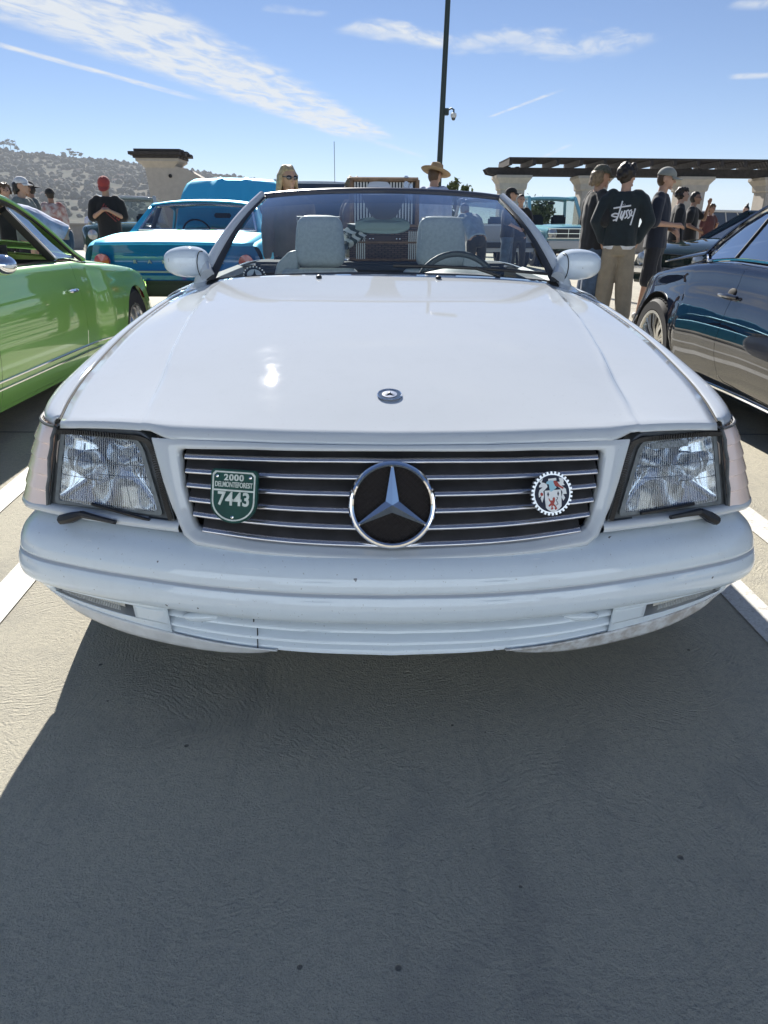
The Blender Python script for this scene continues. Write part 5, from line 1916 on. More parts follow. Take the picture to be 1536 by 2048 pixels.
# light pole with dome camera
LPO = thing('light_pole', 'tall dark green light pole with a dome camera, behind the hat', 'pole', (0, 0, 0))
YL = 20.0
pb, pt_ = at_px(879, 345, YL), at_px(896, 0, YL)
xg = pb.x - .01
q = MB()
q.lathe([(.085, 0), (.08, 1.0), (.072, 4.0), (.06, 9.0)], 16, 'Z', (0, 0, 0))
for i in range(len(q.v)):
    x, y, z = q.v[i]
    q.v[i] = (x + lerp(xg, pt_.x, (z - pb.z) / (pt_.z - pb.z)), y + YL, z)
PGRN = mat('pole_green', (.02, .035, .03), .5)
q.build('shaft', PGRN, LPO)
cz = at_px(893, 222, YL)
q = MB()
q.tube([(cz.x - .02, YL, cz.z), (cz.x + .13, YL - .02, cz.z + .06), (cz.x + .19, YL - .02, cz.z + .03), (cz.x + .19, YL - .02, cz.z - .05)], .022, 8)
q.box((cz.x - .0, YL, cz.z - .02), (.12, .14, .16), bev=.01)
ca = q.build('camera_arm', PGRN, LPO)
q = MB()
q.lathe([(.03, .02), (.075, 0), (.08, -.06), (.06, -.10)], 16, 'Z', (cz.x + .19, YL - .02, cz.z - .06))
q.build('camera_housing', mat('camera_white', (.6, .62, .62), .4), ca)
q = MB()
q.sphere((cz.x + .19, YL - .02, cz.z - .17), .055, 14, 10)
q.build('camera_dome', mat('dome_black', (.02, .02, .02), .05, coat=1), ca)
q = MB()
q.tube([(pt_.x + .4, YL, 9.0), (pt_.x + .25, YL, 9.02), (pt_.x + .2, YL, 8.9)], .05, 8)
q.box((pt_.x + .75, YL, 9.0), (.9, .35, .14), bev=.04)
q.build('lamp_head', PGRN, LPO)

# terrain and hill ------------------------------------------------------------
TERM = mat('far_terrain', (.10, .105, .07), .95, noise=(.01, .4))
o = MB().add([(-4500, 40, -9), (4500, 40, -9), (4500, 5200, -9), (-4500, 5200, -9)], [(0, 1, 2, 3)]).build('terrain', TERM, smooth=False)
o['kind'] = 'structure'
HY = 1500.0
RIDGE = [(-700, 262), (-400, 270), (-200, 283), (-60, 287), (10, 299), (40, 306), (90, 312), (160, 320), (230, 325), (300, 334), (380, 342), (430, 350), (480, 358), (540, 369), (610, 381), (680, 392), (760, 408), (840, 430)]
def ridge_pt(px_):
    y_ = itp(px_, [p[0] for p in RIDGE], [p[1] for p in RIDGE])
    return at_px(px_, y_, HY)
random.seed(11)
def hnoise(x, y):
    return (sin(x * .021 + y * .013) + sin(x * .047 - y * .031 + 1.3) * .5 + sin(x * .11 + y * .07) * .25)
HPX = lin(-700, 840, 90)
def hillp(px_, v):
    r_ = ridge_pt(px_)
    if v <= 1:
        y = lerp(560, HY, v)
        z = lerp(-10, r_.z, v ** 1.25) + hnoise(r_.x, y) * 5 * v * (1 - v) * 4 * .5
        x = r_.x * lerp(.75, 1, v)
    else:
        y = HY + (v - 1) * 900
        z = lerp(r_.z, r_.z * .6, v - 1)
        x = r_.x * 1.05
    return Vector((x, y, z))
q = MB()
q.grid(hillp, HPX, lin(0, 1, 30) + [1.3, 2.0])
def hill_mat():
    m = bpy.data.materials.new('scrub_hill_hazed')
    m.use_nodes = True
    t = NT(m.node_tree)
    b = m.node_tree.nodes['Principled BSDF']
    o_ = t.n('ShaderNodeTexCoord').outputs['Object']
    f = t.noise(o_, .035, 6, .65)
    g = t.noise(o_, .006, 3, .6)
    c = t.mixc(t.sm(f, .40, .62), (.15, .16, .145), (.20, .195, .17))  # base lightened to bluish grey, painting haze into the slope
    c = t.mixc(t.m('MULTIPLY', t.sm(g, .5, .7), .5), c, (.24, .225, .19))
    t.l(c, b.inputs['Base Color'])
    b.inputs['Roughness'].default_value = 1.0
    b.inputs['Specular IOR Level'].default_value = 0.0
    return m
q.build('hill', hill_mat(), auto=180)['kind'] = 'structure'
# scrub and trees covering the slope: one mass, paled to paint in haze
q = MB()
random.seed(5)
def blob(b, c, rx, rz, n=5):
    p = Vector(c)
    V, F = [], []
    for j, (rr, zz) in enumerate(((.55, 0), (1.0, .35), (.75, .75))):
        for k in range(n):
            a = 2 * pi * k / n + j
            s = rx * rr * random.uniform(.7, 1.25)
            V.append(p + Vector((cos(a) * s, sin(a) * s, rz * zz * random.uniform(.85, 1.15))))
    V.append(p + Vector((0, 0, rz)))
    for j in range(2):
        for k in range(n):
            F.append((j * n + k, j * n + (k + 1) % n, (j + 1) * n + (k + 1) % n, (j + 1) * n + k))
    F += [(2 * n + k, 2 * n + (k + 1) % n, 3 * n) for k in range(n)]
    b.add(V, F)
for _ in range(5200):
    px_, v = random.uniform(-600, 560), random.uniform(0.12, 1.0) ** .8
    p = hillp(px_, v)
    r_ = random.uniform(2.2, 6.5)
    if hnoise(p.x * 1.7, p.y * 2.1) < -.55 and random.random() < .7:
        continue
    blob(q, p - Vector((0, 0, 1)), r_, r_ * random.uniform(.9, 1.9))
for _ in range(420):
    px_ = random.uniform(-500, 660)
    p = hillp(px_, random.uniform(.985, 1.0))
    r_ = random.uniform(2, 4.5)
    blob(q, p - Vector((0, 0, 1.5)), r_, r_ * random.uniform(1., 2.2))
sb_ = q.build('hillside_scrub', mat('hill_foliage_hazed', (.17, .18, .165), .95, noise=(.03, .25), spec=.1), smooth=False, weld=False, normals=False)
tag(sb_, 'haze-paled green scrub and trees covering the hazy hillside', 'scrub', kind='stuff')
HW, HRF = mat('house_wall', (.60, .56, .50), .8), mat('house_roof', (.30, .20, .16), .8)
HWN = mat('house_window', (.04, .05, .06), .1)
random.seed(21)
hs = 0
for k in range(26):
    px_, v = random.uniform(5, 300), random.uniform(.30, .80)
    p = hillp(px_, v)
    w_, d_, h_ = random.uniform(6, 11), random.uniform(6, 8), random.uniform(2.5, 4)
    T = thing('hillside_house', 'small pale house scattered on the hazy hillside', 'house', p - Vector((0, 0, 1.5)), random.uniform(-.6, .6), 'houses on the hillside')
    b = MB(); b.box((0, 0, h_ / 2 + 1), (w_, d_, h_ + 2)); b.build('wall', HW, T, smooth=False)
    b = MB(); b.prism([(-d_ / 2 - .6, 0), (d_ / 2 + .6, 0), (0, 2.6)], lambda u, v2, hh: Vector((hh, u, h_ + 2 + v2)), -w_ / 2 - .6, w_ / 2 + .6); b.build('roof', HRF, T, smooth=False)
    for s_i in (-.27, .27):
        b = MB(); b.box((s_i * w_, -d_ / 2 - .05, h_ * .6 + 1), (w_ * .2, .2, 1.3)); b.build('window', HWN, T, smooth=False)

# ridge trees one can tell apart
LEAFM = mat('ridge_leaf', (.035, .05, .03), .9, noise=(.4, .4))
BARK = mat('bark', (.10, .08, .06), .9)
def tree(name, label, base, h, crown_r, n, seed, group=None, lm=None, leaf=.12, clumps=8, crown_h=.6, flat=.6):
    rnd_ = random.Random(seed)
    T = thing(name, label, 'tree', base, 0, group)
    b = MB()
    b.tube([(0, 0, 0), (h * .02, 0, h * .35), (-h * .015, h * .01, h * .7), (0, 0, h * .9)], [h * .03, h * .024, h * .016, h * .006], 7)
    cl_ = []
    for k in range(clumps):
        a = rnd_.uniform(0, 2 * pi)
        rr = crown_r * rnd_.uniform(.25, .95)
        z = h * rnd_.uniform(1 - crown_h, 1.0)
        c = Vector((cos(a) * rr, sin(a) * rr, z))
        cl_.append((c, crown_r * rnd_.uniform(.28, .5)))
        b.tube([(0, 0, h * rnd_.uniform(.4, .75)), c * .6 + Vector((0, 0, z * .38)), c], [h * .012, h * .008, h * .003], 5)
    b.build('trunk', BARK, T)
    b = MB()
    for k in range(n):
        c, r = cl_[k % clumps]
        d = Vector((rnd_.gauss(0, .5), rnd_.gauss(0, .5), rnd_.gauss(0, .5) * flat)) * r
        p = c + d
        s = leaf * rnd_.uniform(.6, 1.3)
        u = Vector((rnd_.uniform(-1, 1), rnd_.uniform(-1, 1), rnd_.uniform(-1, 1))).normalized()
        w_ = u.cross(Vector((rnd_.uniform(-1, 1), rnd_.uniform(-1, 1), rnd_.uniform(-1, 1)))).normalized()
        b.add([p - u * s, p + w_ * s * .45, p + u * s, p - w_ * s * .45], [(0, 1, 2, 3)])
    b.build('crown', lm or LEAFM, T, smooth=False, weld=False, normals=False)
    return T
for k, (px_, h) in enumerate(((8, 17), (22, 20), (36, 13), (128, 11), (141, 18), (148, 15), (163, 14))):
    p = ridge_pt(px_)
    tree('ridge_tree', ['tall tree on the far left end of the ridge', 'tall thin tree standing on the ridge crest by a mast', 'low dark tree on the ridge crest', 'small round tree on the ridge, leftmost of a clump of four', 'tallest umbrella-shaped tree of the clump on the ridge', 'umbrella-shaped tree in the middle of the ridge clump', 'lone umbrella-shaped tree right of the ridge clump'][k], p - Vector((0, 0, 1.5)), h * 1.05, h * .42, 260, 40 + k, leaf=1.3, clumps=7, crown_h=.45, flat=.45)

# bushes and a small tree behind the parked cars
BUSH = mat('bush_leaf', (.13, .17, .055), .8, noise=(3, .5), spec=.3)
tree('bush', 'green leafy bush left of the pale blue pickup', at_px(1064, 450, 30) * Vector((1, 1, 0)) if False else Vector((at_px(1066, 450, 30).x, 30.6, 0)), 1.85, .95, 1500, 3, lm=BUSH, leaf=.11, clumps=16, crown_h=.7, flat=.9)
tree('bush', 'small bushy treetop showing behind the hat man\'s shoulder', Vector((at_px(916, 450, 30).x, 30.8, 0)), 2.75, .42, 700, 4, lm=BUSH, leaf=.11, clumps=9, crown_h=.55, flat=.9)

# unseen block added behind the camera, its sunlit face bouncing light onto the bumper
SH = thing('bounce_block', 'unseen pale blue-grey block added behind the viewer to bounce sunlight', 'bounce block', (1.0, -9.6, 0))
CST = mat('bounce_block_blue', (.62, .73, .86), .9, noise=(5, .08), bump=(50, .4, .004))  # pale blue picked to cool the bounced light
q = MB(); q.box((0, -2.5, 2.5), (24, 5, 5.0), bev=.03); q.build('wall', CST, SH)
q = MB(); q.box((0, -2.4, 5.12), (24.8, 5.7, .24), bev=.04); q.build('roof', TIMB, SH)
for x in (-6.0, 6.0):  # doors and windows only dress the added bounce block
    q = MB(); q.box((x, .02, 1.05), (1.1, .08, 2.1)); dd = q.build('door', mat('door_grey', (.30, .31, .32), .5), SH, smooth=False)
    q = MB(); q.box((x + .4, .09, 1.0), (.04, .06, .16)); q.build('handle', CHROME, dd, smooth=False)
for x in (-3.4, 3.4):
    q = MB(); q.box((x, .02, 2.6), (1.3, .06, 1.0)); ww = q.build('window', MATS['dark_glass'], SH, smooth=False)
    q = MB(); q.box((x, .05, 2.06), (1.5, .12, .08)); q.build('sill', CST, ww, smooth=False)
# ------------------------------------------------------------------ people
from mathutils import noise as mnoise
from mathutils.bvhtree import BVHTree
def solidify_blob(parts, voxel, smooth_it=4, wr=0.0, wsc=9.0, seed=0):
    """union of closed pieces -> one continuous skin"""
    me = bpy.data.meshes.new('tmp')
    me.from_pydata([tuple(p) for p in parts.v], [], parts.f)
    bm = bmesh.new(); bm.from_mesh(me)
    bmesh.ops.recalc_face_normals(bm, faces=bm.faces)
    bm.to_mesh(me); bm.free()
    o = bpy.data.objects.new('tmp', me)
    COL.objects.link(o)
    r_ = o.modifiers.new('r', 'REMESH'); r_.mode = 'VOXEL'; r_.voxel_size = voxel
    s_ = o.modifiers.new('s', 'SMOOTH'); s_.iterations = smooth_it; s_.factor = .5
    dg = bpy.context.evaluated_depsgraph_get()
    out = bpy.data.meshes.new_from_object(o.evaluated_get(dg))
    bpy.data.objects.remove(o)
    bpy.data.meshes.remove(me)
    if wr:
        sd_ = Vector((seed * 3.1, seed * 1.7, seed))
        cos_ = []
        for v in out.vertices:
            p = v.co
            f = mnoise.noise(Vector((p.x * wsc, p.y * wsc, p.z * wsc * .55)) + sd_) + .5 * mnoise.noise(Vector((p.x * wsc * 2.3, p.y * wsc * 2.3, p.z * wsc * 1.1)) + sd_)
            cos_.append(p + v.normal * f * wr)
        for v, c in zip(out.vertices, cos_):
            v.co = c
    for f in out.polygons:
        f.use_smooth = True
    return out

def capsule(b, p0, p1, r0, r1, n=10):
    p0, p1 = Vector(p0), Vector(p1)
    t = (p1 - p0)
    L = max(t.length, 1e-5)
    t = t / L
    pts, rs = [], []
    for k in range(4):
        a = pi / 2 * k / 4
        pts.append(p0 - t * r0 * cos(a)); rs.append(max(r0 * sin(a), .0008))
    pts += [p0, p1]; rs += [r0, r1]
    for k in range(1, 5):
        a = pi / 2 * k / 4
        pts.append(p1 + t * r1 * sin(a)); rs.append(max(r1 * cos(a), .0008))
    b.tube(pts, rs, n)
def ellloft(b, secs, n=16):
    """closed stack of ellipses: (centre, rx, ry, axes)"""
    V, F = [], []
    for c, rx, ry, ax, ay in secs:
        for k in range(n):
            a = 2 * pi * k / n
            V.append(c + ax * (cos(a) * rx) + ay * (sin(a) * ry))
    m_ = len(secs)
    F = [(i * n + k, i * n + (k + 1) % n, (i + 1) * n + (k + 1) % n, (i + 1) * n + k) for i in range(m_ - 1) for k in range(n)]
    F += [tuple(range(n))[::-1], tuple((m_ - 1) * n + k for k in range(n))]
    b.add(V, F)

SKIN = mat('skin', (.50, .30, .21), .5, noise=(14, .12))
SKIN2 = mat('skin_tan', (.36, .20, .13), .5, noise=(14, .12))
def cloth(name, col, amt=.18):
    return mat('cloth_' + name, col, .9, noise=(12, amt), bump=(260, .25, .0015), sheen=.2)
HAIRM = {'dark': mat('hair_dark', (.018, .013, .010), .5, bump=(90, .6, .006)), 'brown': mat('hair_brown', (.09, .05, .025), .5, bump=(90, .6, .006)), 'blond': mat('hair_blond', (.55, .42, .25), .5, noise=(30, .45), bump=(70, .7, .008)), 'grey': mat('hair_grey', (.30, .29, .28), .6, bump=(90, .6, .006)), 'sandy': mat('hair_sandy', (.26, .18, .10), .5, noise=(30, .5), bump=(60, .8, .01))}
PN = [0]
ARMS = {  # elbow, wrist offsets from the shoulder for the right side (x outwards, y front negative)
    'hang': ((.05, .02, -.29), (.07, -.03, -.54)), 'pocket': ((.11, .05, -.27), (.015, -.02, -.49)), 'fold': ((.06, .02, -.28), (-.13, -.20, -.30)),
    'phone': ((.06, -.02, -.27), (-.12, -.25, -.17)), 'raise': ((.12, -.20, -.16), (.0, -.26, .10)), 'belly': ((.08, .0, -.28), (-.10, -.17, -.36)), 'reach': ((.05, -.14, -.26), (.03, -.38, -.34))}
def person(label, px_, ytop, H, face, shirt, pants, hair='dark', hairstyle='short', hat=None, armL='hang', armR='hang', skin=None, sleeve='short', bend=0.0, head=(0, 0), baggy=1.0, group=None, extra=None, shoe=(.5, .5, .5), shorts=False, long_shirt=0.0, detail=1.0, Hd=None, under=None):
    PN[0] += 1
    sd = PN[0]
    d = pix_dir(px_, ytop)
    k = ((Hd or H) - 1.10) / d.z
    base = Vector((-.043 + d.x * k, -1.285 + d.y * k, 0))
    T = thing('person', label, 'person', base, face, group)
    s = H / 1.75
    sk = skin or SKIN
    B_ = Matrix.Rotation(bend, 3, 'X')           # forward lean about the hips (front is -y)
    hip = Vector((0, 0, .93)) * s
    def ub(p):
        return hip + B_ @ (Vector(p) * s - hip)
    X, Yv = Vector((1, 0, 0)), B_ @ Vector((0, 1, 0))
    sh = {S: ub((S * .185, .01, 1.425)) for S in (-1, 1)}
    el, wr_ = {}, {}
    for S, a in ((-1, armR), (1, armL)):
        e, w = ARMS[a]
        el[S] = sh[S] + B_ @ (Vector((S * e[0], e[1], e[2])) * s)
        wr_[S] = sh[S] + B_ @ (Vector((S * w[0], w[1], w[2])) * s)
    kn = {S: Vector((S * .105, -.02 if S > 0 else .03, .50)) * s for S in (-1, 1)}
    an = {S: Vector((S * .125, .03 if S > 0 else .08, .085)) * s for S in (-1, 1)}
    if bend > .3:
        for S in (-1, 1):
            kn[S].y -= .0
    neck, hc = ub((0, .01, 1.49)), ub((0, -.015, 1.638))
    HR = Matrix.Rotation(head[0], 3, 'Z') @ Matrix.Rotation(bend * .55 + head[1], 3, 'X')
    vox = .013 * s / detail
    # skin
    b = MB()
    tors = [(.86, .165, .115), (.95, .165, .115), (1.07, .145, .100), (1.20, .160, .110), (1.33, .175, .112), (1.42, .150, .090), (1.47, .075, .065)]
    ellloft(b, [(ub((0, .01, z)), rx * s, ry * s, X, Yv) for z, rx, ry in tors])
    capsule(b, neck - (hc - neck) * .4, hc, .058 * s, .055 * s)
    for S in (-1, 1):
        capsule(b, sh[S] * 1.0 - Vector((S * .03, 0, .01)) * s, el[S], .056 * s, .042 * s)
        capsule(b, el[S], wr_[S], .041 * s, .027 * s)
        capsule(b, Vector((S * .09, .01, .90)) * s, kn[S], .092 * s, .058 * s)
        capsule(b, kn[S], an[S], .056 * s, .037 * s)
        capsule(b, an[S] + Vector((0, .03, -.045)) * s, an[S] + Vector((S * .02, -.15, -.055)) * s, .038 * s, .030 * s)
        fd = (wr_[S] - el[S]).normalized()       # hand: palm, four fingers, thumb
        side = (fd.cross(Vector((0, 0, 1))) if abs(fd.z) < .85 else fd.cross(Vector((1, 0, 0)))).normalized()
        nrm = side.cross(fd)
        pc = wr_[S] + fd * .05 * s
        capsule(b, wr_[S], wr_[S] + fd * .075 * s, .026 * s, .034 * s)
        for j, ln in enumerate((.062, .075, .070, .052)):
            r0 = wr_[S] + fd * .085 * s + side * ((j - 1.5) * .019 * s)
            m1 = r0 + fd * ln * .55 * s - nrm * .012 * s
            capsule(b, r0, m1, .0095 * s, .009 * s, 6)
            capsule(b, m1, m1 + (fd * .6 - nrm * .8).normalized() * ln * .5 * s, .009 * s, .0075 * s, 6)
        capsule(b, wr_[S] + fd * .035 * s + side * .024 * s, wr_[S] + fd * .085 * s + side * .055 * s, .0115 * s, .009 * s, 6)
    def hp(x, y, z):
        return hc + HR @ (Vector((x, y, z)) * s)
    def headfn(p):                                # skull, jaw, brow
        q_ = Vector(p)
        if q_.z < 0:
            f = 1 - .34 * min(1, -q_.z / .115)
            q_.x *= f
            q_.y = q_.y * (1 - .12 * min(1, -q_.z / .115)) - .010 * min(1, -q_.z / .10)
        if q_.y > 0:
            q_.y *= 1.06
        return HR @ (q_ * s)
    b.sphere(hc, (.075, .094, .112), 18, 14, headfn)
    capsule(b, hp(0, -.088, .015), hp(0, -.112, -.022), .010 * s, .015 * s, 8)
    capsule(b, hp(-.03, -.080, .028), hp(.03, -.080, .028), .012 * s, .012 * s, 8)
    capsule(b, hp(-.014, -.088, -.056), hp(.014, -.088, -.056), .010 * s, .010 * s, 8)
    capsule(b, hp(-.012, -.080, -.092), hp(.012, -.080, -.092), .018 * s, .018 * s, 8)
    for S in (-1, 1):
        capsule(b, hp(S * .078, .006, .02), hp(S * .076, .004, -.025), .014 * s, .010 * s, 8)
    me = solidify_blob(b, vox, 3)
    o = bpy.data.objects.new('body', me); COL.objects.link(o); o.parent = T
    me.materials.clear(); me.materials.append(sk)
    for S in (-1, 1):
        e_ = MB(); e_.sphere(hp(S * .030, -.083, .010), .0105 * s, 8, 6); e_.build('eye', mat('eye_dark', (.03, .02, .02), .1), T)
    # shirt
    b = MB()
    wide = 1.0 + .12 * (baggy - 1)
    tz = [(.88 - long_shirt, .185, .135), (.97, .182, .133), (1.08, .176, .130), (1.20, .182, .134), (1.33, .192, .130), (1.425, .168, .100), (1.475, .085, .075)]
    ellloft(b, [(ub((0, .012, z)), rx * s * wide, ry * s * wide, X, Yv) for z, rx, ry in tz])
    for S in (-1, 1):
        capsule(b, sh[S] - Vector((S * .045, 0, .0)) * s, lerp(sh[S], el[S], .25), .076 * s * wide, .080 * s * wide)
        if sleeve == 'long':
            capsule(b, lerp(sh[S], el[S], .2), el[S], .080 * s * wide, .068 * s * wide)
            capsule(b, el[S], lerp(el[S], wr_[S], .93), .068 * s * wide, .050 * s)
        elif sleeve == 'half':
            capsule(b, lerp(sh[S], el[S], .2), lerp(sh[S], el[S], .92), .080 * s * wide, .078 * s * wide)
        elif sleeve == 'short':
            capsule(b, lerp(sh[S], el[S], .2), lerp(sh[S], el[S], .66), .078 * s * wide, .074 * s * wide)
    me = solidify_blob(b, vox * 1.1, 3, .009 * s, 8.0, sd)
    so_ = bpy.data.objects.new('shirt', me); COL.objects.link(so_); so_.parent = T
    me.materials.clear(); me.materials.append(shirt)
    if under:
        b = MB()
        ellloft(b, [(ub((0, .012, z)), rx * s * wide, ry * s * wide, X, Yv) for z, rx, ry in ((.845, .176, .128), (.90, .178, .130), (.95, .172, .125))])
        me = solidify_blob(b, vox, 3, .006, 8.0, sd)
        u_ = bpy.data.objects.new('undershirt', me); COL.objects.link(u_); u_.parent = T
        me.materials.clear(); me.materials.append(under)
    # trousers
    b = MB()
    ellloft(b, [(Vector((0, .012, z)) * s, rx * s, ry * s, X, Vector((0, 1, 0))) for z, rx, ry in ((.78, .16, .12), (.86, .172, .128), (.94, .170, .126), (.99, .160, .118))])
    for S in (-1, 1):
        lg = Vector((S * .092, .012, .84)) * s
        capsule(b, lg, kn[S], .100 * s * (.9 + .1 * baggy), .074 * s * baggy)
        if not shorts:
            capsule(b, kn[S], an[S] + Vector((0, 0, .0)), .074 * s * baggy, .064 * s * baggy)
        else:
            capsule(b, lerp(lg, kn[S], .7), lerp(kn[S], an[S], .06), .086 * s * baggy, .084 * s * baggy)
    me = solidify_blob(b, vox * 1.1, 3, .010 * s, 6.0, sd + 50)
    for v in me.vertices:
        v.co.z = max(v.co.z, .03)
    po_ = bpy.data.objects.new('trousers', me); COL.objects.link(po_); po_.parent = T
    me.materials.clear(); me.materials.append(pants)
    for S in (-1, 1):
        b = MB()
        q0 = an[S]
        capsule(b, q0 + Vector((0, .035, -.045)) * s, q0 + Vector((S * .02, -.15, -.052)) * s, .046 * s, .042 * s)
        for i in range(len(b.v)):
            x, y, z = b.v[i]
            b.v[i] = (x, y, max(z, .002))
        b.build('shoe', mat('shoe_%d%d%d' % tuple(int(c * 9) for c in shoe), shoe, .6), T)
    # hair
    hm = HAIRM[hair]
    b = MB()
    rr = random.Random(sd)
    def hairfn(p):
        q_ = Vector(p)
        if q_.y < -.02 and q_.z < .062:
            q_ *= .80
        return HR @ (q_ * s)
    if hairstyle != 'bald':
        b.sphere(hc + HR @ Vector((0, .008, .012)) * s, (.084, .104, .115), 18, 14, hairfn)
        if hairstyle == 'curly':
            for _ in range(90):
                a, z = rr.uniform(0, 2 * pi), rr.uniform(-.03, .125)
                r0 = .097 * sqrt(max(.05, 1 - (z / .14) ** 2))
                if sin(a) < -.35 and z < .05:
                    continue
                b.sphere(hp(cos(a) * r0, sin(a) * r0 * 1.15 + .01, z), rr.uniform(.014, .030) * s, 7, 5)
        if hairstyle in ('long', 'mullet'):
            lg_ = hairstyle == 'long'
            for _ in range(70 if lg_ else 24):
                a = rr.uniform(-.10 * pi, 1.10 * pi) if lg_ else rr.uniform(.05 * pi, .95 * pi)
                k0 = rr.uniform(.25, .6)
                bot = rr.uniform(.16, .27) if lg_ else rr.uniform(.07, .11)
                wv_ = rr.uniform(-.012, .012)
                pts_ = [hp(cos(a) * .085 * k0, sin(a) * .10 * k0 + .01, .112), hp(cos(a) * .094, sin(a) * .106 + .014, .03), hp(cos(a) * (.098 + wv_), sin(a) * .108 + .018, -.06), hp(cos(a) * (.112 if lg_ else .075) + wv_, sin(a) * .10 + .025, -bot)]
                for p_, q_ in zip(pts_[:-1], pts_[1:]):
                    capsule(b, p_, q_, .015 * s, .013 * s, 6)
        if hairstyle == 'bun':
            b.sphere(hp(0, .03, .135), (.042 * s, .042 * s, .045 * s), 10, 8)
            b.sphere(hp(.02, .03, .175), (.02 * s, .02 * s, .03 * s), 8, 6)
        me = solidify_blob(b, .011 * s, 2, .004 * s, 40.0, sd)
        ho_ = bpy.data.objects.new('hair', me); COL.objects.link(ho_); ho_.parent = T
        me.materials.clear(); me.materials.append(hm)
    if hat:
        kind, hmat, turn = hat
        HT = HR @ Matrix.Rotation(turn, 3, 'Z')
        def tp_(x, y, z):
            return hc + HT @ (Vector((x, y, z)) * s)
        b = MB()
        if kind == 'cap':
            b.grid(lambda u, v: tp_(cos(u) * .096 * sin(v), sin(u) * .114 * sin(v) + .004, .038 + cos(v) * .100), lin(0, 2 * pi, 25), lin(.001, pi / 2, 9))
            ca_ = b.build('cap', hmat, T, solid=.004)
            b = MB()
            b.grid(lambda u, v: tp_(sin(u) * lerp(.090, .078, v), -.055 - cos(u) * lerp(.05, .145, v) * (1 if True else 0) + .01, .040 - .018 * v - .02 * sin(u) ** 2 * v), lin(-1.25, 1.25, 13), lin(0, 1, 5))
            b.build('visor', hmat, ca_, solid=.006)
        elif kind == 'straw':
            b.lathe([(.001, .155), (.05, .158), (.078, .145), (.088, .10), (.094, .045), (.10, .040), (.15, .030), (.185, .040), (.20, .052)], 32, 'Z')
            b.v = [tuple(tp_(p[0], p[1] * 1.08, p[2] + .012 + .02 * (p[0] * 5) ** 2 * 0)) for p in b.v]
            ca_ = b.build('sun_hat', hmat, T, solid=.004)
            b = MB()
            b.lathe([(.0955, .050), (.092, .080)], 32, 'Z')
            b.v = [tuple(tp_(p[0] * 1.02, p[1] * 1.10, p[2] + .012)) for p in b.v]
            b.build('hat_band', cloth('band', (.16, .11, .07)), ca_, solid=.003)
        elif kind == 'beanie':
            b.grid(lambda u, v: tp_(cos(u) * .094 * sin(v), sin(u) * .112 * sin(v) + .004, .010 + cos(v) * .120), lin(0, 2 * pi, 25), lin(.001, pi / 2, 9))
            b.build('beanie', hmat, T, solid=.006)
    if extra == 'sunglasses':
        b = MB()
        for S in (-1, 1):
            b.sphere(hp(S * .034, -.092, .010), (.030 * s, .008 * s, .022 * s), 12, 8)
            b.tube([hp(S * .064, -.085, .014), hp(S * .082, .0, .018)], .004 * s, 5)
        b.tube([hp(-.01, -.1, .014), hp(.01, -.1, .014)], .004 * s, 5)
        b.build('sunglasses', mat('sunglass_black', (.01, .01, .012), .08, coat=1), T)
    return T, so_, s

BLK, NAVY, CHAR = cloth('black', (.014, .014, .016)), cloth('navy', (.012, .018, .036)), cloth('charcoal', (.03, .032, .036))
JEAN, PALEJ, KHAKI = cloth('jeans', (.09, .14, .22), .4), cloth('pale_denim', (.36, .45, .55), .2), cloth('khaki', (.30, .25, .18), .15)
LBLUE, WHT = cloth('light_blue', (.52, .58, .76)), cloth('white', (.72, .72, .74))
STB = cloth('sweat_green_black', (.010, .020, .026), .3)
GREYC, DSH = cloth('grey_cap', (.28, .29, .26)), cloth('dark_short', (.016, .018, .026))

# the three young men on the right ------------------------------------------
P_st, S_st, s_st = person('person in dark sweatshirt with white script on the back and khaki trousers', 1258, 330, 1.76, pi - RAD(12), STB, KHAKI, 'dark', 'curly', None, 'pocket', 'pocket', sleeve='long', head=(RAD(-52), RAD(4)), baggy=1.42, shoe=(.6, .6, .58), detail=1.4, under=WHT)
person('person in camouflage cap, oversized black tee and wide jeans', 1203, 333, 1.76, RAD(98), BLK, JEAN, 'sandy', 'mullet', ('cap', mat('camo_cap', (.06, .065, .045), .9, noise=(26, .5, (.14, .13, .10))), 0), 'belly', 'belly', sleeve='half', head=(RAD(4), RAD(6)), baggy=1.5, long_shirt=.05, detail=1.3)
person('person in grey cap and navy tee with one hand on the belly', 1333, 338, 1.75, RAD(62), NAVY, DSH, 'brown', 'short', ('cap', GREYC, RAD(8)), 'belly', 'fold', sleeve='half', head=(RAD(-6), RAD(8)), baggy=1.1, long_shirt=.03, shorts=True, detail=1.3)
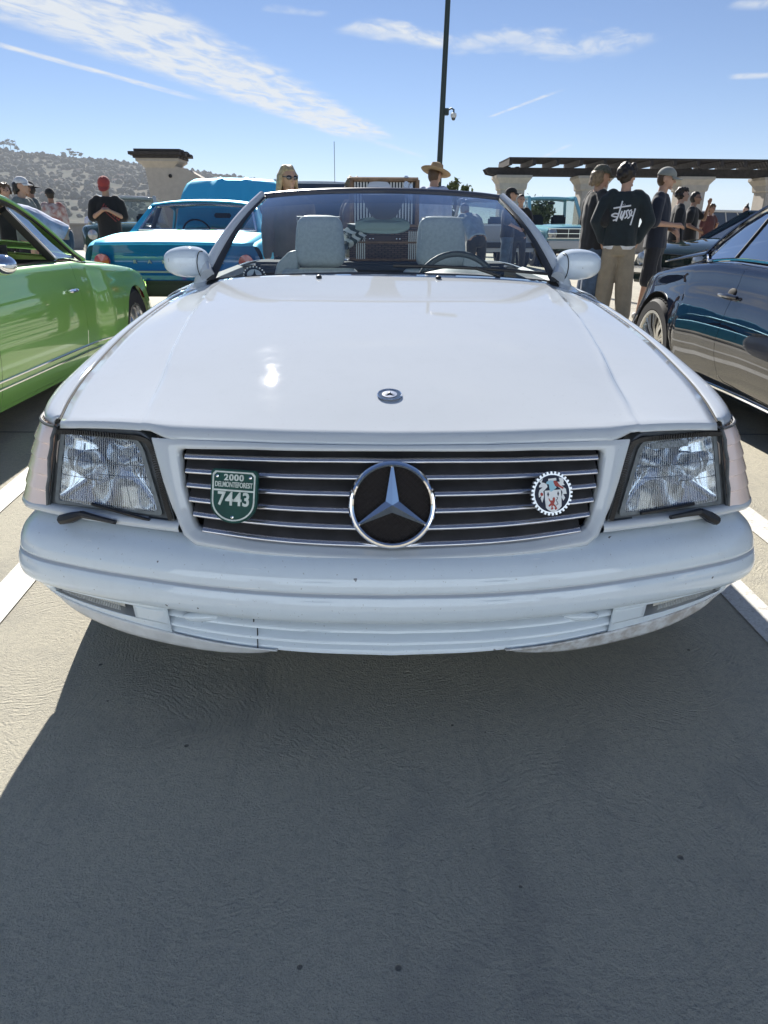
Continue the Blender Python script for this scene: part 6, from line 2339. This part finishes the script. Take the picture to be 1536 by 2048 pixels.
# script on the sweatshirt: strokes laid on the cloth
bvh = BVHTree.FromPolygons([v.co for v in S_st.data.vertices], [p.vertices for p in S_st.data.polygons])
STROKES = [[(510, 592), (470, 588), (437, 608), (470, 622), (503, 628), (490, 655), (460, 667)], [(545, 447), (530, 520), (515, 600), (495, 675)], [(450, 528), (540, 513), (648, 497)],
           [(556, 489), (558, 487)], [(576, 486), (578, 484)], [(552, 558), (538, 622), (550, 638), (572, 590), (584, 552)], [(584, 552), (574, 610), (556, 663)],
           [(630, 548), (604, 560), (607, 590), (616, 618), (590, 642)], [(664, 546), (636, 564), (643, 592), (650, 620), (624, 644)], [(668, 560), (662, 605), (682, 612)], [(706, 530), (692, 600), (680, 665), (669, 718)]]
wp_ = MB()
kpx = 1 / 5.69 / 185.0
for st_k in STROKES:
    pts = []
    for p in crl([(x, y, 0) for x, y in st_k], max(2, 4 * len(st_k))):
        u = -(p.x - 572) * kpx               # seen from behind: mirrored into the person's own frame
        z = 1.255 - (p.y - 575) * kpx
        hit = bvh.ray_cast(Vector((u + .01, 1.0, z)), Vector((0, -1, 0)))
        pts.append((hit[0] + Vector((0, .003, 0))) if hit[0] else Vector((u, .15, z)))
    wp_.tube(pts, .0085, 6, flat=.5)
pr = wp_.build('back_print', mat('print_white', (.72, .73, .78), .7), P_st)
pr['label'] = 'white handwritten stussy script print'
pr['kind'] = 'stuff'
# farther right
person('person with dark curly hair half hidden behind the grey-capped man', 1366, 376, 1.74, RAD(75), BLK, BLK, 'dark', 'curly', None, sleeve='half')
person('person in black tee and sunglasses raising one hand to the face', 1392, 384, 1.73, RAD(60), BLK, DSH, 'dark', 'short', None, 'raise', 'belly', skin=SKIN2, extra='sunglasses', baggy=1.2)
person('person with brown hair standing just right of the man in sunglasses', 1424, 409, 1.64, RAD(20), cloth('maroon', (.10, .03, .03)), JEAN, 'brown', 'curly', None, 'phone', 'hang', skin=SKIN2)
person('person with hair in a topknot and white top beyond the black coupe roof', 1494, 412, 1.68, RAD(-70), WHT, JEAN, 'dark', 'bun', None)
# two men in black by the pillar
person('person in black cap and black tee seen in profile beside the first pillar', 1022, 377, 1.77, RAD(75), BLK, JEAN, 'dark', 'short', ('cap', BLK, 0), 'hang', 'belly', baggy=1.2, sleeve='half')
person('person in black tee facing the camera behind the black-capped man', 1043, 389, 1.74, RAD(5), BLK, CHAR, 'dark', 'short', None, 'belly', 'belly')
# behind the windscreen
person('blonde person in sunglasses behind the left end of the windscreen', 575, 333, 1.60, RAD(18), cloth('grey_brown', (.10, .09, .09)), CHAR, 'blond', 'long', None, 'hang', 'hang', extra='sunglasses', sleeve='long', head=(RAD(14), RAD(4)), detail=1.2)
person('person with sandy curly hair beside the open basket lid', 706, 358, 1.64, RAD(120), cloth('rose_brown', (.24, .15, .13)), KHAKI, 'sandy', 'curly', None, 'hang', 'hang', skin=SKIN)
person('person in straw sun hat and light blue shirt seen from behind', 863, 334, 1.94, pi - RAD(20), LBLUE, PALEJ, 'brown', 'short', ('straw', mat('straw', (.42, .30, .17), .8, noise=(60, .3)), 0), 'hang', 'hang', sleeve='long', baggy=1.2, detail=1.2, head=(RAD(-25), RAD(10)), bend=RAD(14), Hd=1.90)
person('person in pale denim jacket leaning forward, seen through the windscreen', 957, 411, 1.70, RAD(200), PALEJ, CHAR, 'grey', 'short', None, 'reach', 'reach', sleeve='long', bend=RAD(48), Hd=1.42)
# left side
P_rc, S_rc, _ = person('person in red cap and black tee with red lettering looking down', 207, 355, 1.78, RAD(12), BLK, BLK, 'dark', 'short', ('cap', cloth('red_cap', (.42, .06, .05)), 0), 'phone', 'phone', head=(RAD(-6), RAD(38)), baggy=1.25, sleeve='half', skin=SKIN)
person('person in white cap with a dark ponytail at the far left', 38, 356, 1.68, RAD(80), cloth('sage', (.20, .22, .20)), BLK, 'dark', 'mullet', ('cap', WHT, 0), 'belly', 'belly')
person('person in backwards black cap and sunglasses, grey-green tee', 57, 364, 1.74, RAD(-52), cloth('grey_green', (.15, .17, .15)), CHAR, 'dark', 'short', ('cap', BLK, pi), 'belly', 'belly', skin=SKIN2, extra='sunglasses', head=(RAD(-6), RAD(6)))
person('person with dark wavy hair cut off by the left edge of the photo', 6, 368, 1.66, RAD(40), BLK, BLK, 'brown', 'curly', None)
person('person in black beanie and white and red jacket', 98, 377, 1.74, RAD(-140), mat('red_white_jacket', (.62, .60, .58), .9, noise=(5, .5, (.30, .05, .035))), CHAR, 'dark', 'short', ('beanie', BLK, 0), sleeve='long', skin=SKIN2)
person('person in light blue checked shirt and jeans bending forward by the green coupe', 112, 408, 1.80, RAD(-70), cloth('light_check', (.45, .52, .72), .3), cloth('dark_jeans', (.03, .05, .10)), 'brown', 'short', None, 'reach', 'reach', sleeve='half', bend=RAD(62), Hd=1.30, baggy=1.15)
person('distant person in pale blue shirt left of the red-capped man', 178, 422, 1.62, RAD(30), LBLUE, CHAR, 'dark', 'short', None, sleeve='half')
# red lettering across the tee
bvh = BVHTree.FromPolygons([v.co for v in S_rc.data.vertices], [p.vertices for p in S_rc.data.polygons])
wl_ = MB()
def onchest(u, z):
    hit = bvh.ray_cast(Vector((u, -1.0, z)), Vector((0, 1, 0)))
    return (hit[0] + Vector((0, -.004, 0))) if hit[0] else Vector((u, -.15, z))
for k in range(9):
    f = k / 8
    u, z = lerp(-.04, .17, f), lerp(1.37, 1.16, f)
    h2 = .045
    wl_.tube([onchest(u - .5 * h2 * .6, z - h2 * .6), onchest(u + .5 * h2 * .6, z + h2 * .4)], .008, 5, flat=.4)
    if k % 2:
        wl_.tube([onchest(u - .012, z - .02), onchest(u + .018, z - .035)], .007, 5, flat=.4)
wl_.tube([onchest(lerp(-.085, .125, f), lerp(1.33, 1.12, f)) for f in lin(0, 1, 9)], .005, 5, flat=.4)
q = wl_.build('chest_print', mat('print_red', (.32, .05, .05), .7), P_rc)
q['kind'] = 'stuff'
q['label'] = 'slanting red letter print'

# ------------------------------------------------------------------ picnic hampers on the rear deck
def wicker(name, col):
    m = bpy.data.materials.new(name)
    m.use_nodes = True
    t = NT(m.node_tree)
    b = m.node_tree.nodes['Principled BSDF']
    o_ = t.n('ShaderNodeTexCoord').outputs['Object']
    br = t.n('ShaderNodeTexBrick', ins={'Vector': t.n('ShaderNodeMapping', ins={0: o_, 2: (pi / 2, 0, 0)}).outputs[0], 'Scale': 9.0, 'Mortar Size': .03, 'Color1': (*col, 1), 'Color2': (col[0] * .6, col[1] * .6, col[2] * .6, 1), 'Mortar': (.02, .012, .01, 1), 'Brick Width': .35, 'Row Height': .10})
    t.l(br.outputs['Color'], b.inputs['Base Color'])
    b.inputs['Roughness'].default_value = .6
    bn = t.n('ShaderNodeBump', ins={'Height': br.outputs['Fac'], 'Strength': .6, 'Distance': -.004})
    t.l(bn.outputs[0], b.inputs['Normal'])
    return m
WK = wicker('wicker_brown', (.20, .12, .09))
WK2 = mat('wicker_rim', (.26, .15, .08), .6, noise=(40, .4))
STC, STK = mat('stripe_cream', (.68, .68, .66), .8), mat('stripe_dark', (.04, .045, .06), .85)
HX, HY_ = .030, 3.42
HM = thing('picnic_hamper', 'open wicker picnic hamper with striped lining on the rear deck of the roadster', 'hamper', (HX, HY_, .898))
q = MB()
q.box((0, 0, .10), (.43, .26, .20), bev=.012)
hb_ = q.build('basket_body', WK, HM)
for z in (.005, .105, .198):
    ribbon('basket_rim', [(-.217, -.132, z), (.217, -.132, z)], .008, WK2, hb_)
for x in (-.15, .165):
    for k in range(5):
        xx = x - .02 + k * .012
        q = MB(); q.box((xx, -.1345, .085), (.006, .006, .165)); q.build('strap_stripe', STC, HM, smooth=False)
q = MB()
q.box((0, -.136, .125), (.21, .010, .035), bev=.004)
st_o = q.build('leather_strap', mat('strap_leather', (.05, .025, .02), .5), HM)
for x in (-.09, -.07, .07, .09):
    q = MB(); q.sphere((x, -.143, .125), (.005, .003, .005), 8, 6); q.build('rivet', CHROME, st_o)
q = MB()
for k in range(24):
    q.sphere((-.12 + k * .0105, -.135, .203), (.006, .012, .009), 7, 5)
q.build('fringe', STC, HM)
q = MB()
q.lathe([(.001, -.004), (.019, -.004), (.021, 0)], 18, 'Y', (.02, -.137, .165))
q.build('hamper_badge', mat('badge_brown', (.07, .05, .05), .5), HM)
LT = Matrix.Rotation(RAD(-8), 3, 'X')
def lidp(x, y, z):
    return Vector((0, .13, .205)) + LT @ Vector((x, y, z))
q = MB()
q.box(lidp(0, .03, .13), (.415, .02, .26), LT)
ld = q.build('lid', WK, HM, smooth=False)
for k in range(20):
    x = -.185 + k * .0188
    q = MB(); q.box(lidp(x, .016, .13), (.0095, .008, .25), LT); q.build('lining_stripe', STC if k % 1 == 0 else STK, ld, smooth=False)
q = MB()
q.box(lidp(0, .020, .13), (.39, .006, .25), LT)
q.build('lining', STK, ld, smooth=False)
for a, c in (((-.205, 0, 0), (-.205, 0, .26)), ((.205, 0, 0), (.205, 0, .26)), ((-.21, 0, .262), (.21, 0, .262))):
    ribbon('lid_rim', [lidp(*a), lidp(*c)], .014, WK2, ld)
q = MB()
q.box(lidp(.02, .008, .21), (.018, .01, .10), LT)
q.build('lid_strap', MATS['strap_leather'], ld, smooth=False)
q = MB()
q.lathe([(.001, -.012), (.05, -.010), (.075, -.004), (.078, 0)], 28, 'Y')
q.v = [tuple(lidp(p[0] - .035, p[1] + .006, p[2] * .9 + .20)) for p in q.v]
q.build('plate', mat('china_plate', (.55, .58, .66), .2, coat=.5), ld)
q = MB()
q.box(lidp(.135, .004, .22), (.03, .02, .13), LT, bev=.006)
q.box(lidp(.165, .004, .19), (.022, .02, .10), LT, bev=.006)
q.build('cutlery_roll', mat('steel_flask', (.45, .50, .58), .25, .7), ld)
# striped cloth hanging over the corner of the hamper
CL = MB()
def drape(u, v):
    x = -.225 - .035 * sin(v * 2.6) - .03 * u + .012 * sin(v * 14 + u * 4)
    y = -.14 - .03 * sin(u * pi) - .012 * sin(v * 17)
    return Vector((x + u * .17, y - .01, .21 - v * .15 * (1 - .45 * u)))
CL.grid(drape, lin(0, 1, 18), lin(0, 1, 18))
def stripe_mat():
    m = bpy.data.materials.new('striped_cloth')
    m.use_nodes = True
    t = NT(m.node_tree)
    b = m.node_tree.nodes['Principled BSDF']
    o_ = t.n('ShaderNodeTexCoord').outputs['Object']
    wv = t.n('ShaderNodeTexWave', bands_direction='DIAGONAL', ins={'Vector': o_, 'Scale': 9.0, 'Distortion': 2.0, 'Detail': 1.0})
    t.l(t.mixc(t.sm(wv.outputs['Fac'], .45, .55), (.66, .68, .66), (.05, .07, .06)), b.inputs['Base Color'])
    b.inputs['Roughness'].default_value = .85
    return m
clo = CL.build('striped_cloth', stripe_mat(), solid=.003)
clo.location = (HX, HY_, .898)
tag(clo, 'black and white striped cloth draped over the left corner of the hamper', 'cloth')
# glass beside it
q = MB()
q.lathe([(.030, .002), (.028, .006), (.005, .012), (.005, .06), (.02, .085), (.030, .12), (.028, .16)], 20, 'Z')
gl_o = q.build('wine_glass', glass('wine_glass_clear', (.9, .93, .93), 3.0))
gl_o.location = (HX - .235, HY_ - .19, .898)
tag(gl_o, 'stemmed glass standing left of the hamper', 'glass')
# round badge on the dashboard, passenger side
q = MB()
DB = face_basis((-.520, 1.735, .905), .75, .25)
V = [DB(0, 0, .004)] + [DB(sin(2 * pi * k / 32) * .045, cos(2 * pi * k / 32) * .045, .004) for k in range(32)] + [DB(sin(2 * pi * k / 32) * .045, cos(2 * pi * k / 32) * .045, -.004) for k in range(32)]
q.add(V, [(0, 1 + k, 1 + (k + 1) % 32) for k in range(32)] + [(1 + k, 33 + k, 33 + (k + 1) % 32, 1 + (k + 1) % 32) for k in range(32)])
bdg = q.build('dash_badge', mat('badge_black', (.02, .02, .022), .3))
q = MB()
V = [DB(0, 0, .0055)] + [DB(sin(2 * pi * k / 32) * .030, cos(2 * pi * k / 32) * .030, .005) for k in range(32)]
q.add(V, [(0, 1 + k, 1 + (k + 1) % 32) for k in range(32)])
for k in range(20):
    a = 2 * pi * k / 20
    q.box(DB(sin(a) * .042, cos(a) * .042, .005), (.005, .004, .005))
q.build('badge_face', mat('badge_white', (.7, .72, .74), .4), bdg, smooth=False)
q = MB()
for k in range(3):
    a = 2 * pi * k / 3 + .1
    q.add([DB(0, 0, .008), DB(sin(a - 1.05) * .006, cos(a - 1.05) * .006, .007), DB(sin(a) * .027, cos(a) * .027, .007), DB(sin(a + 1.05) * .006, cos(a + 1.05) * .006, .007)], [(0, 1, 2), (0, 2, 3)])
q.build('badge_star', MATS['badge_dark'], bdg, smooth=False)
tag(bdg, 'round black and white star badge lying on the passenger side of the dashboard', 'badge')
# ------------------------------------------------------------------ haze: even, thin air round the whole place
hm_ = bpy.data.materials.new('haze_air')
hm_.use_nodes = True
ht = hm_.node_tree
ht.nodes.clear()
pvn = ht.nodes.new('ShaderNodeVolumePrincipled')
pvn.inputs['Color'].default_value = (.86, .92, 1.0, 1)
pvn.inputs['Density'].default_value = .00015
pvn.inputs['Anisotropy'].default_value = .15
ho_ = ht.nodes.new('ShaderNodeOutputMaterial')
ht.links.new(pvn.outputs[0], ho_.inputs['Volume'])
hz = MB().box((0, 2600, 106), (9200, 5500, 234)).build('haze', hm_, smooth=False)
hz['kind'] = 'stuff'
hz['label'] = 'thin pale daylight haze filling the air'
